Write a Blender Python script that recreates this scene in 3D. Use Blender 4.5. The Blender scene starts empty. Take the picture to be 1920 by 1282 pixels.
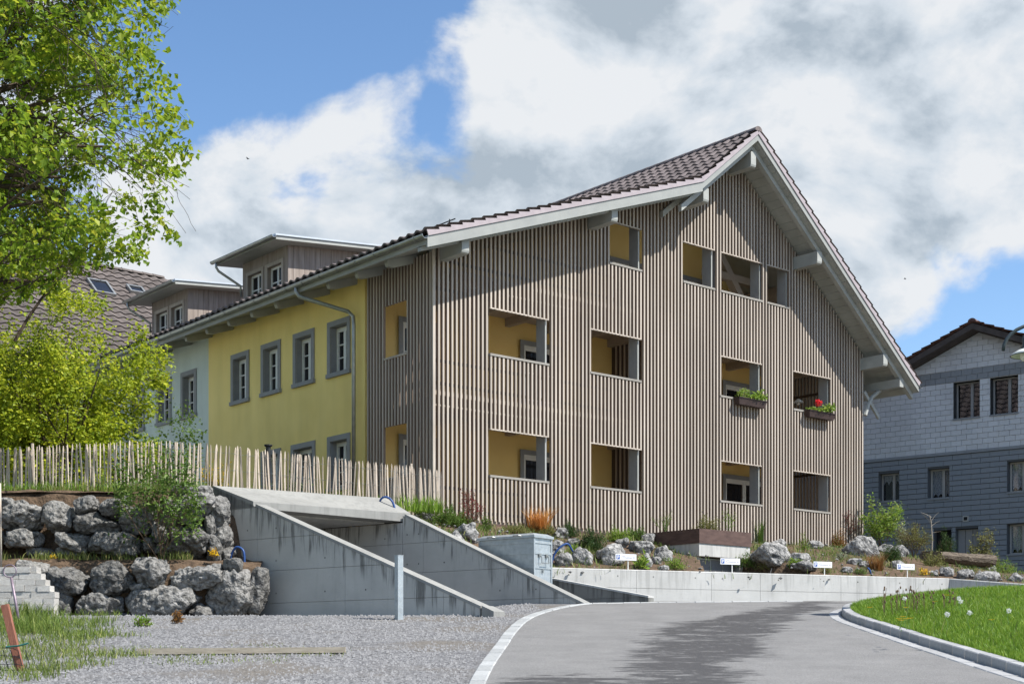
import bpy, math, random
import numpy as np
from mathutils import Vector, Matrix, noise as mnoise

# ------------------------------------------------------------------ camera, sky, sun, exposure
SC = bpy.context.scene
COL = SC.collection
EYE, FPX = 1.6, 2638.0
cam_d = bpy.data.cameras.new('camera'); cam = bpy.data.objects.new('camera', cam_d); COL.objects.link(cam)
cam.location = (0, 0, EYE); cam.rotation_euler = (math.radians(90), 0, 0)
cam_d.sensor_width = 36.0; cam_d.lens = 36.0 * FPX / 1920.0
cam_d.shift_y = (1238.0 - 641.0) / 1920.0
cam_d.clip_start = 0.1; cam_d.clip_end = 3000
SC.camera = cam
SUN_AZ, SUN_EL = math.radians(-21.6), math.radians(52.4)
SUN = Vector((math.cos(SUN_AZ) * math.cos(SUN_EL), math.sin(SUN_AZ) * math.cos(SUN_EL), math.sin(SUN_EL)))
sl = bpy.data.lights.new('sun', 'SUN'); so = bpy.data.objects.new('sun', sl); COL.objects.link(so)
sl.energy = 5.0; sl.angle = math.radians(0.5); sl.color = (1.0, 0.955, 0.88)
so.rotation_euler = SUN.to_track_quat('Z', 'Y').to_euler(); so.location = (60, -20, 70)
SC.view_settings.view_transform = 'Standard'; SC.view_settings.look = 'None'
SC.view_settings.exposure = 0.62; SC.view_settings.gamma = 1.0

def make_world():
    w = bpy.data.worlds.new('World'); SC.world = w; w.use_nodes = True
    nt = w.node_tree; N = nt.nodes; L = nt.links; N.clear()
    out = N.new('ShaderNodeOutputWorld'); bg = N.new('ShaderNodeBackground'); bg.inputs[1].default_value = 0.12
    sky = N.new('ShaderNodeTexSky'); sky.sky_type = 'NISHITA'; sky.sun_disc = False
    sky.sun_elevation = SUN_EL; sky.sun_rotation = math.radians(90) - SUN_AZ
    sky.altitude = 700; sky.air_density = 1.0; sky.dust_density = 0.6; sky.ozone_density = 1.5
    tc = N.new('ShaderNodeTexCoord')
    def math_(op, a, b=None, clamp=False):
        m = N.new('ShaderNodeMath'); m.operation = op; m.use_clamp = clamp
        for i, x in enumerate((a, b)):
            if x is None: continue
            if isinstance(x, (int, float)): m.inputs[i].default_value = x
            else: L.new(x, m.inputs[i])
        return m.outputs[0]
    def noise_(scale, detail, rough, offset=(0, 0, 0), stretch=(1, 1, 1.5), dist=0.0):
        mp = N.new('ShaderNodeMapping'); mp.inputs['Location'].default_value = offset; mp.inputs['Scale'].default_value = stretch
        L.new(tc.outputs['Generated'], mp.inputs[0])
        n = N.new('ShaderNodeTexNoise'); n.inputs['Scale'].default_value = scale; n.inputs['Detail'].default_value = detail
        n.inputs['Roughness'].default_value = rough; n.inputs['Distortion'].default_value = dist
        L.new(mp.outputs[0], n.inputs['Vector']); return n.outputs[0]
    def lobe(px, py, r, amp):
        d = Vector(((px - 960) / FPX, 1.0, (1238 - py) / FPX)).normalized()
        vm = N.new('ShaderNodeVectorMath'); vm.operation = 'DOT_PRODUCT'; vm.inputs[1].default_value = d
        L.new(tc.outputs['Generated'], vm.inputs[0])
        mr = N.new('ShaderNodeMapRange'); mr.interpolation_type = 'SMOOTHSTEP'
        mr.inputs[1].default_value = math.cos(r / FPX); mr.inputs[2].default_value = 1.0
        mr.inputs[3].default_value = 0.0; mr.inputs[4].default_value = amp
        L.new(vm.outputs['Value'], mr.inputs[0]); return mr.outputs[0]
    LOB = [(1420, 40, 640, .20), (1800, 130, 420, .16), (1300, 260, 360, .15), (1060, 290, 260, .23), (820, 350, 310, .23),
           (600, 410, 280, .23), (430, 440, 240, .17), (950, 70, 210, .12), (1720, 440, 300, .09), (300, 520, 260, .14), (1480, 420, 220, .04),
           (590, 50, 480, -.24), (770, 100, 180, -.08), (1830, 640, 240, -.18), (1690, 590, 100, .16), (880, 200, 110, -.12), (1600, 340, 150, -.13), (560, 370, 70, -.12), (730, 180, 80, .10)]
    n1 = noise_(8.5, 11, .56, (2.3, .7, 1.1), dist=.25)
    n1b = noise_(8.5, 11, .56, (2.3 - .022, .7, 1.1 - .05), dist=.25)
    n2 = noise_(3.2, 4, .5, (7.3, 1.7, 4.1))
    s = None
    for a in LOB:
        o = lobe(*a); s = o if s is None else math_('ADD', s, o)
    dens = math_('ADD', n1, s)
    mr = N.new('ShaderNodeMapRange'); mr.interpolation_type = 'SMOOTHSTEP'
    mr.inputs[1].default_value = .49; mr.inputs[2].default_value = .655; mr.inputs[3].default_value = 0; mr.inputs[4].default_value = .97
    L.new(dens, mr.inputs[0])
    lit = math_('MULTIPLY_ADD', math_('SUBTRACT', n1, n1b), 4.2)
    N_ = lit.node; N_.inputs[2].default_value = .66
    thick = N.new('ShaderNodeMapRange'); thick.inputs[1].default_value = .62; thick.inputs[2].default_value = .98
    thick.inputs[3].default_value = .12; thick.inputs[4].default_value = -.16; L.new(dens, thick.inputs[0])
    big = math_('MULTIPLY_ADD', n2, .75); big.node.inputs[2].default_value = -.42
    val = math_('ADD', math_('ADD', lit, thick.outputs[0]), big, True)
    cr = N.new('ShaderNodeValToRGB'); e = cr.color_ramp.elements
    e[0].position = .0; e[0].color = (2.35, 2.75, 3.15, 1); e[1].position = .92; e[1].color = (4.6, 4.72, 4.85, 1)
    m1 = cr.color_ramp.elements.new(.5); m1.color = (3.7, 4.05, 4.4, 1)
    L.new(val, cr.inputs[0])
    hs = N.new('ShaderNodeHueSaturation'); hs.inputs['Saturation'].default_value = 1.12; hs.inputs['Value'].default_value = 1.08
    L.new(sky.outputs[0], hs.inputs['Color'])
    mx = N.new('ShaderNodeMix'); mx.data_type = 'RGBA'
    L.new(mr.outputs[0], mx.inputs[0]); L.new(hs.outputs[0], mx.inputs[6]); L.new(cr.outputs[0], mx.inputs[7])
    L.new(mx.outputs[2], bg.inputs[0]); L.new(bg.outputs[0], out.inputs[0])
make_world()

# ------------------------------------------------------------------ helpers
rng = np.random.default_rng(7); random.seed(7)
U = np.array([.76444203, .64469248]); V = np.array([-.64469248, .76444203]); CORNER = np.array([-1.739, 31.0])

def px_at(x, y, D):
    return Vector(((x - 960) / FPX * D, D, EYE + (1238 - y) / FPX * D))

MATS = {}
def mat(name, c1, c2=None, scale=4.0, rough=.8, bump=0.0, bscale=40.0, rand=0.0, metal=0.0, detail=6.0, spec=.3, stretch=(1, 1, 1), bdist=.02, coord='Object', contrast=(.3, .7)):
    if name in MATS: return MATS[name]
    m = bpy.data.materials.new(name); m.use_nodes = True; nt = m.node_tree; N = nt.nodes; L = nt.links
    b = N['Principled BSDF']; b.inputs['Roughness'].default_value = rough; b.inputs['Metallic'].default_value = metal
    b.inputs['Specular IOR Level'].default_value = spec
    c2 = c2 or c1
    tc = N.new('ShaderNodeTexCoord'); mp = N.new('ShaderNodeMapping'); mp.inputs['Scale'].default_value = stretch
    L.new(tc.outputs[coord], mp.inputs[0])
    n = N.new('ShaderNodeTexNoise'); n.inputs['Scale'].default_value = scale; n.inputs['Detail'].default_value = detail; n.inputs['Roughness'].default_value = .6
    L.new(mp.outputs[0], n.inputs['Vector'])
    cr = N.new('ShaderNodeValToRGB'); cr.color_ramp.elements[0].position, cr.color_ramp.elements[1].position = contrast
    cr.color_ramp.elements[0].color = (*c1, 1); cr.color_ramp.elements[1].color = (*c2, 1)
    L.new(n.outputs[0], cr.inputs[0]); col = cr.outputs[0]
    if rand:
        oi = N.new('ShaderNodeObjectInfo'); mr = N.new('ShaderNodeMapRange')
        mr.inputs[3].default_value = 1 - rand; mr.inputs[4].default_value = 1 + rand
        L.new(oi.outputs['Random'], mr.inputs[0])
        hv = N.new('ShaderNodeHueSaturation'); L.new(mr.outputs[0], hv.inputs['Value']); L.new(col, hv.inputs['Color']); col = hv.outputs[0]
        ad = N.new('ShaderNodeVectorMath'); ad.operation = 'SCALE'; 
        cx = N.new('ShaderNodeCombineXYZ')
        for k in range(3): L.new(oi.outputs['Random'], cx.inputs[k])
        L.new(cx.outputs[0], ad.inputs[0]); ad.inputs['Scale'].default_value = 37.0
        a2 = N.new('ShaderNodeVectorMath'); L.new(mp.outputs[0], a2.inputs[0]); L.new(ad.outputs[0], a2.inputs[1]); L.new(a2.outputs[0], n.inputs['Vector'])
    L.new(col, b.inputs['Base Color'])
    if bump:
        n2 = N.new('ShaderNodeTexNoise'); n2.inputs['Scale'].default_value = bscale; n2.inputs['Detail'].default_value = 5
        L.new(mp.outputs[0], n2.inputs['Vector'])
        bp = N.new('ShaderNodeBump'); bp.inputs['Strength'].default_value = bump; bp.inputs['Distance'].default_value = bdist
        L.new(n2.outputs[0], bp.inputs['Height']); L.new(bp.outputs[0], b.inputs['Normal'])
    MATS[name] = m; return m

def leaf_mat(name, cols, trans=.35, rough=.55):
    """cols: dark, mid, light; chosen per leaf by the face attribute 'rnd'"""
    if name in MATS: return MATS[name]
    m = bpy.data.materials.new(name); m.use_nodes = True; nt = m.node_tree; N = nt.nodes; L = nt.links
    b = N['Principled BSDF']; out = N['Material Output']; b.inputs['Roughness'].default_value = rough; b.inputs['Specular IOR Level'].default_value = .35
    at = N.new('ShaderNodeAttribute'); at.attribute_name = 'rnd'
    cr = N.new('ShaderNodeValToRGB'); cr.color_ramp.elements[0].color = (*cols[0], 1); cr.color_ramp.elements[1].color = (*cols[2], 1)
    e = cr.color_ramp.elements.new(.55); e.color = (*cols[1], 1)
    L.new(at.outputs['Fac'], cr.inputs[0]); L.new(cr.outputs[0], b.inputs['Base Color'])
    tr = N.new('ShaderNodeBsdfTranslucent'); g = N.new('ShaderNodeHueSaturation'); g.inputs['Value'].default_value = 1.25; g.inputs['Hue'].default_value = .49
    L.new(cr.outputs[0], g.inputs['Color']); L.new(g.outputs[0], tr.inputs[0])
    mx = N.new('ShaderNodeMixShader'); mx.inputs[0].default_value = trans
    L.new(b.outputs[0], mx.inputs[1]); L.new(tr.outputs[0], mx.inputs[2]); L.new(mx.outputs[0], out.inputs[0])
    MATS[name] = m; return m

def ident(a, b, c): return (a, b, c)
class MB:
    def __init__(s, tf=ident): s.v = []; s.f = []; s.tf = tf; s.at = []
    def vs(s, pts):
        k = len(s.v); s.v += [tuple(s.tf(*p)) for p in pts]; return k
    def box(s, a0, a1, b0, b1, c0, c1):
        k = s.vs([(a0, b0, c0), (a1, b0, c0), (a1, b1, c0), (a0, b1, c0), (a0, b0, c1), (a1, b0, c1), (a1, b1, c1), (a0, b1, c1)])
        s.f += [(k, k+3, k+2, k+1), (k+4, k+5, k+6, k+7), (k, k+1, k+5, k+4), (k+1, k+2, k+6, k+5), (k+2, k+3, k+7, k+6), (k+3, k, k+4, k+7)]; return s
    def cbox(s, c, d): return s.box(c[0]-d[0]/2, c[0]+d[0]/2, c[1]-d[1]/2, c[1]+d[1]/2, c[2]-d[2]/2, c[2]+d[2]/2)
    def quad(s, *p):
        k = s.vs(p); s.f.append(tuple(range(k, k+len(p)))); return s
    def prism(s, poly_a, poly_b):
        n = len(poly_a); k = s.vs(poly_a); s.vs(poly_b)
        s.f.append(tuple(range(k, k+n))[::-1]); s.f.append(tuple(range(k+n, k+2*n)))
        for i in range(n): j = (i+1) % n; s.f.append((k+i, k+j, k+n+j, k+n+i))
        return s
    def bar(s, p, q, w, h=None, up=(0, 0, 1)):
        """rectangular bar from p to q"""
        p = Vector(p); q = Vector(q); h = h or w; d = (q-p).normalized(); up = Vector(up)
        x = d.cross(up); 
        if x.length < 1e-4: x = d.cross(Vector((1, 0, 0)))
        x.normalize(); y = x.cross(d)
        A = [p + x*i*w/2 + y*j*h/2 for i, j in ((-1, -1), (1, -1), (1, 1), (-1, 1))]; B = [a + (q-p) for a in A]
        return s.prism(A, B)
    def tube(s, pts, r, n=8, cap=True):
        pts = [Vector(p) for p in pts]; rs = r if isinstance(r, (list, tuple)) else [r]*len(pts); rings = []
        ref = None
        for i, p in enumerate(pts):
            d = (pts[min(i+1, len(pts)-1)] - pts[max(i-1, 0)]).normalized()
            if ref is None: ref = d.orthogonal().normalized()
            x = (ref - d*ref.dot(d)).normalized(); y = d.cross(x); ref = x
            rings.append(s.vs([p + (x*math.cos(2*math.pi*k/n) + y*math.sin(2*math.pi*k/n))*rs[i] for k in range(n)]))
        for a, b in zip(rings, rings[1:]):
            for k in range(n): s.f.append((a+k, a+(k+1) % n, b+(k+1) % n, b+k))
        if cap: s.f.append(tuple(rings[0]+k for k in range(n))[::-1]); s.f.append(tuple(rings[-1]+k for k in range(n)))
        return s
    def lathe(s, prof, c=(0, 0, 0), n=20):
        rings = [s.vs([(c[0]+r*math.cos(2*math.pi*k/n), c[1]+r*math.sin(2*math.pi*k/n), c[2]+z) for k in range(n)]) for r, z in prof]
        for a, b in zip(rings, rings[1:]):
            for k in range(n): s.f.append((a+k, a+(k+1) % n, b+(k+1) % n, b+k))
        return s
    def mesh(s, name):
        me = bpy.data.meshes.new(name); me.from_pydata(s.v, [], s.f); me.update(); return me
    def obj(s, name, m, parent=None, smooth=False):
        return mk(name, s.mesh(name), m, parent, smooth)

def mk(name, me, m, parent=None, smooth=False):
    if not me.materials and m: me.materials.append(m)
    if smooth: me.polygons.foreach_set('use_smooth', [True]*len(me.polygons))
    o = bpy.data.objects.new(name, me); COL.objects.link(o)
    if parent: o.parent = parent
    return o
def place(name, me, parent=None, mtx=None):
    o = bpy.data.objects.new(name, me); COL.objects.link(o)
    if parent: o.parent = parent
    if mtx is not None: o.matrix_basis = mtx
    return o
def empty(name, loc=(0, 0, 0), rz=0.0):
    o = bpy.data.objects.new(name, None); COL.objects.link(o); o.location = loc; o.rotation_euler = (0, 0, rz); o.empty_display_size = .2; return o
def tag(o, label, cat, group=None):
    o['label'] = label; o['category'] = cat
    if group: o['group'] = group
    return o
def struct(o, kind='structure'): o['kind'] = kind; return o
def np_mesh(name, verts, faces, attr=None):
    """verts (n,3), faces (m,k) numpy -> mesh, optional per-face float attribute 'rnd'"""
    me = bpy.data.meshes.new(name); n, m, k = len(verts), len(faces), faces.shape[1]
    me.vertices.add(n); me.vertices.foreach_set('co', verts.astype(np.float32).ravel())
    me.loops.add(m*k); me.loops.foreach_set('vertex_index', faces.astype(np.int32).ravel())
    me.polygons.add(m); me.polygons.foreach_set('loop_start', np.arange(0, m*k, k, dtype=np.int32))
    me.update(calc_edges=True); me.polygons.foreach_set('use_smooth', np.zeros(m, dtype=bool))
    if attr is not None:
        a = me.attributes.new('rnd', 'FLOAT', 'FACE'); a.data.foreach_set('value', attr.astype(np.float32))
    return me

def lerp_knots(x, kn):
    xs = [k[0] for k in kn]; ys = [k[1] for k in kn]; return np.interp(x, xs, ys)
K_ROAD = [(-60, -4.5), (0, 0), (14, 1.37), (18, 1.78), (22, 2.22), (25.7, 2.63), (30, 2.86), (34, 3.0), (60, 3.4), (400, 4)]
K_LEFT = [(-60, -4.5), (0, 0), (14, 1.37), (18, 1.78), (22, 2.2), (23.2, 2.34), (27, 2.38), (34, 2.6), (60, 3.4), (400, 4)]
def H(X, Y):
    X = np.asarray(X, float); Y = np.asarray(Y, float)
    w = np.clip((X + 2.2) / 2.6, 0, 1); w = w*w*(3-2*w)
    return lerp_knots(Y, K_ROAD)*w + lerp_knots(Y, K_LEFT)*(1-w)
def Hs(X, Y): return float(H(X, Y))

def catmull(pts, n=8):
    P = [np.array(p, float) for p in pts]; out = []
    for i in range(len(P)-1):
        p0, p1, p2, p3 = P[max(i-1, 0)], P[i], P[i+1], P[min(i+2, len(P)-1)]
        for k in range(n):
            t = k/n; out.append(.5*((2*p1)+(-p0+p2)*t+(2*p0-5*p1+4*p2-p3)*t*t+(-p0+3*p1-3*p2+p3)*t**3))
    out.append(P[-1]); return np.array(out)
def resample(P, step):
    d = np.r_[0, np.cumsum(np.linalg.norm(np.diff(P, axis=0), axis=1))]; n = max(2, int(round(d[-1]/step))+1); t = np.linspace(0, d[-1], n)
    return np.stack([np.interp(t, d, P[:, k]) for k in range(P.shape[1])], 1)

# ------------------------------------------------------------------ materials
M_slat = mat('slat_wood', (.35, .303, .258), (.48, .425, .368), 3.0, .75, .08, 60, rand=.14, stretch=(6, 6, .5))
M_slat_shade = mat('slat_flank_shade', (.20, .15, .115), (.27, .205, .16), 3.0, .8, rand=.14, stretch=(6, 6, .5))
M_brown = mat('brown_boards', (.07, .053, .042), (.11, .085, .068), 3.0, .8, .2, 60, stretch=(6, 6, .4))
M_ltim = mat('loggia_timber', (.34, .285, .235), (.43, .365, .31), 3, .8, .2, 40, stretch=(1, .3, 1))
M_rail = mat('rail_timber', (.24, .225, .20), (.31, .295, .27), 3, .75, stretch=(.5, 6, 6))
M_trim = mat('grey_trim', (.245, .25, .255), (.29, .295, .30), 5, .6)
M_white = mat('white_paint', (.34, .35, .33), (.41, .42, .40), 2.5, .55)
M_barge = mat('barge_paint', (.27, .28, .27), (.325, .335, .32), 2.5, .55)
M_cream = mat('frame_white', (.74, .74, .71), (.8, .8, .77), 3, .5)
M_yellow = mat('yellow_render', (.88, .695, .25), (.93, .745, .285), 1.2, .9, .15, 250, bdist=.004)
M_loggia = mat('loggia_render', (.84, .59, .22), (.88, .64, .26), 1.2, .9, .15, 250, bdist=.004)  # the yellow render again, with the orange of bounced light put into its colour
M_palew = mat('pale_render', (.58, .65, .59), (.63, .70, .64), 1.2, .9, .15, 250, bdist=.004)
M_tile = mat('dark_tile', (.11, .092, .09), (.19, .158, .152), 7, .7, .3, 90, rand=.2)
M_tile2 = mat('brown_tile', (.085, .072, .066), (.145, .122, .112), 5, .8, .3, 90, rand=.18)
M_verge = mat('verge_metal', (.33, .285, .30), (.40, .35, .365), 4, .5)
M_zinc = mat('zinc', (.30, .31, .30), (.42, .43, .42), 5, .42, metal=.75)
M_galv = mat('galvanised', (.36, .395, .415), (.50, .54, .56), 9, .42, .12, 50, metal=.55, spec=.5)
M_pane = mat('dark_pane', (.012, .013, .016), (.02, .02, .024), 1, .06, spec=.5)
M_soil = mat('soil', (.05, .034, .022), (.155, .105, .068), 7, .95, .8, 18, bdist=.06)
M_soil_d = mat('soil_dark', (.035, .026, .019), (.10, .072, .05), 7, .95, .8, 18, bdist=.06)
M_boulder = mat('boulder_stone', (.065, .064, .061), (.255, .25, .24), 11, .92, 1.0, 13, bdist=.10, rand=.24, contrast=(.36, .62), detail=10)
M_rock = mat('pale_rock', (.09, .09, .09), (.36, .355, .345), 11, .92, 1.0, 14, bdist=.08, rand=.16, contrast=(.36, .62), detail=10)
M_granite = mat('granite', (.27, .275, .28), (.39, .395, .40), 30, .75, .35, 120, rand=.10, bdist=.008)
M_granite_d = mat('granite_dark', (.26, .27, .27), (.42, .43, .43), 30, .8, .4, 120, rand=.14, bdist=.008)
M_corten = mat('corten', (.07, .043, .038), (.125, .08, .068), 3.5, .75, .15, 60, stretch=(1, 1, 4))
M_wood_raw = mat('raw_picket', (.41, .34, .27), (.62, .54, .46), 3.5, .8, .5, 40, rand=.2, stretch=(5, 5, .7))
M_bark = mat('bark', (.045, .032, .022), (.11, .085, .06), 8, .9, .7, 30)
M_twig = mat('twig_brown', (.10, .065, .04), (.2, .14, .09), 8, .9)
M_greywood = mat('weathered_board', (.24, .21, .17), (.42, .38, .32), 4, .85, .4, 30, stretch=(1, 8, 8))
M_redwood = mat('red_stake', (.20, .075, .05), (.32, .14, .09), 4, .8, .4, 30, stretch=(6, 6, .8))
M_iron = mat('iron', (.16, .12, .15), (.30, .25, .29), 12, .5, metal=.5)
M_hose = mat('blue_hose', (.02, .06, .20), (.035, .09, .27), 4, .4)
M_black = mat('black_metal', (.02, .022, .025), (.035, .037, .04), 6, .45)
M_lampgrey = mat('lamp_paint', (.035, .05, .055), (.05, .065, .07), 6, .45)
M_signw = mat('sign_white', (.74, .75, .78), (.78, .79, .82), 2, .4)
M_signb = mat('sign_blue', (.03, .09, .32), (.035, .10, .35), 2, .4)
M_signt = mat('sign_grey_print', (.30, .30, .34), (.34, .34, .38), 2, .5)
M_shw = mat('white_shingle', (.47, .495, .52), (.53, .555, .58), 3, .8, rand=.05)
M_shg = mat('grey_shingle', (.195, .22, .245), (.21, .235, .26), 2, .8, rand=.07)
M_band = mat('grey_band', (.19, .21, .23), (.23, .25, .27), 3, .8, rand=.05)
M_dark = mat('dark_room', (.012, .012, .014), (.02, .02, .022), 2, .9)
M_lace = mat('lace', (.45, .46, .48), (.75, .76, .78), 28, .9, contrast=(.45, .55))
M_block = mat('stone_block', (.40, .385, .36), (.60, .58, .55), 9, .9, .6, 30, rand=.12)
M_mesh = mat('mesh_panel', (.15, .155, .165), (.2, .205, .215), 30, .5, metal=.3)
M_flower_r = mat('red_petal', (.75, .03, .03), (.85, .08, .06), 20, .6)
M_flower_y = mat('yellow_petal', (.80, .52, .01), (.9, .65, .03), 20, .6)
M_flower_w = mat('seed_head', (.70, .72, .70), (.85, .86, .84), 30, .9)
M_box = mat('brown_plastic', (.035, .022, .02), (.06, .04, .036), 6, .5)
M_stemg = mat('green_stem', (.10, .2, .04), (.16, .28, .07), 10, .7)

def concrete_mat(name, c1, c2, stain=1.0, grime=.05):
    m = bpy.data.materials.new(name); m.use_nodes = True; nt = m.node_tree; N = nt.nodes; L = nt.links
    b = N['Principled BSDF']; b.inputs['Roughness'].default_value = .85; b.inputs['Specular IOR Level'].default_value = .25
    tc = N.new('ShaderNodeTexCoord')
    def nz(scale, det, st=(1, 1, 1), rough=.6):
        mp = N.new('ShaderNodeMapping'); mp.inputs['Scale'].default_value = st; L.new(tc.outputs['Object'], mp.inputs[0])
        n = N.new('ShaderNodeTexNoise'); n.inputs['Scale'].default_value = scale; n.inputs['Detail'].default_value = det; n.inputs['Roughness'].default_value = rough
        L.new(mp.outputs[0], n.inputs['Vector']); return n.outputs[0]
    def ramp(x, a, b_):
        r = N.new('ShaderNodeMapRange'); r.interpolation_type = 'SMOOTHSTEP'; r.inputs[1].default_value = a; r.inputs[2].default_value = b_; L.new(x, r.inputs[0]); return r.outputs[0]
    def mixc(f, a, c):
        x = N.new('ShaderNodeMix'); x.data_type = 'RGBA'; L.new(f, x.inputs[0]); L.new(a, x.inputs[6]); x.inputs[7].default_value = (*c, 1); return x.outputs[2]
    def mul(a, c):
        x = N.new('ShaderNodeMath'); x.operation = 'MULTIPLY'; L.new(a, x.inputs[0])
        if isinstance(c, float): x.inputs[1].default_value = c
        else: L.new(c, x.inputs[1])
        return x.outputs[0]
    cr = N.new('ShaderNodeValToRGB'); cr.color_ramp.elements[0].position = .3; cr.color_ramp.elements[1].position = .72
    cr.color_ramp.elements[0].color = (*c1, 1); cr.color_ramp.elements[1].color = (*c2, 1)
    L.new(nz(1.1, 9, (1, 1, 1.4), .65), cr.inputs[0]); col = cr.outputs[0]
    col = mixc(mul(ramp(nz(5, 4, (1, 1, .12)), .52, .75), .30), col, tuple(x*.72 for x in c1))
    at = N.new('ShaderNodeAttribute'); at.attribute_name = 'dtop'
    # rain streaks running down from the top edge: length varies along the wall
    st = ramp(nz(7.5, 5, (1, 1, .06), .7), .47, .60); ln = N.new('ShaderNodeMath'); ln.operation = 'MULTIPLY_ADD'; L.new(nz(4.0, 4, (1, 1, .05)), ln.inputs[0]); ln.inputs[1].default_value = 2.2; ln.inputs[2].default_value = -.72
    rel = N.new('ShaderNodeMath'); rel.operation = 'SUBTRACT'; L.new(ln.outputs[0], rel.inputs[0]); L.new(at.outputs['Fac'], rel.inputs[1])
    col = mixc(mul(mul(st, ramp(rel.outputs[0], -.05, .25)), .8*stain), col, (grime, grime, grime*.95))
    # tie-hole and air-bubble specks
    vo = N.new('ShaderNodeTexVoronoi'); vo.inputs['Scale'].default_value = 9; L.new(tc.outputs['Object'], vo.inputs['Vector'])
    sp = N.new('ShaderNodeMath'); sp.operation = 'LESS_THAN'; L.new(vo.outputs['Distance'], sp.inputs[0]); sp.inputs[1].default_value = .07
    col = mixc(mul(sp.outputs[0], .35), col, (.12, .12, .12))
    L.new(col, b.inputs['Base Color'])
    bp = N.new('ShaderNodeBump'); bp.inputs['Strength'].default_value = .25; bp.inputs['Distance'].default_value = .01
    L.new(nz(30, 6), bp.inputs['Height']); L.new(bp.outputs[0], b.inputs['Normal']); MATS[name] = m; return m
M_conc = concrete_mat('concrete', (.40, .397, .38), (.50, .497, .475), .85)
M_conc_c = concrete_mat('concrete_coping', (.23, .23, .22), (.31, .31, .295), .3, .14)
M_conc_l = concrete_mat('concrete_light', (.42, .42, .405), (.52, .52, .505), .35, .16)
M_conc_shade = concrete_mat('concrete_shade', (.16, .16, .15), (.24, .24, .225), .8)  # darker copy of the concrete: shade on these walls is put into the colour

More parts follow.
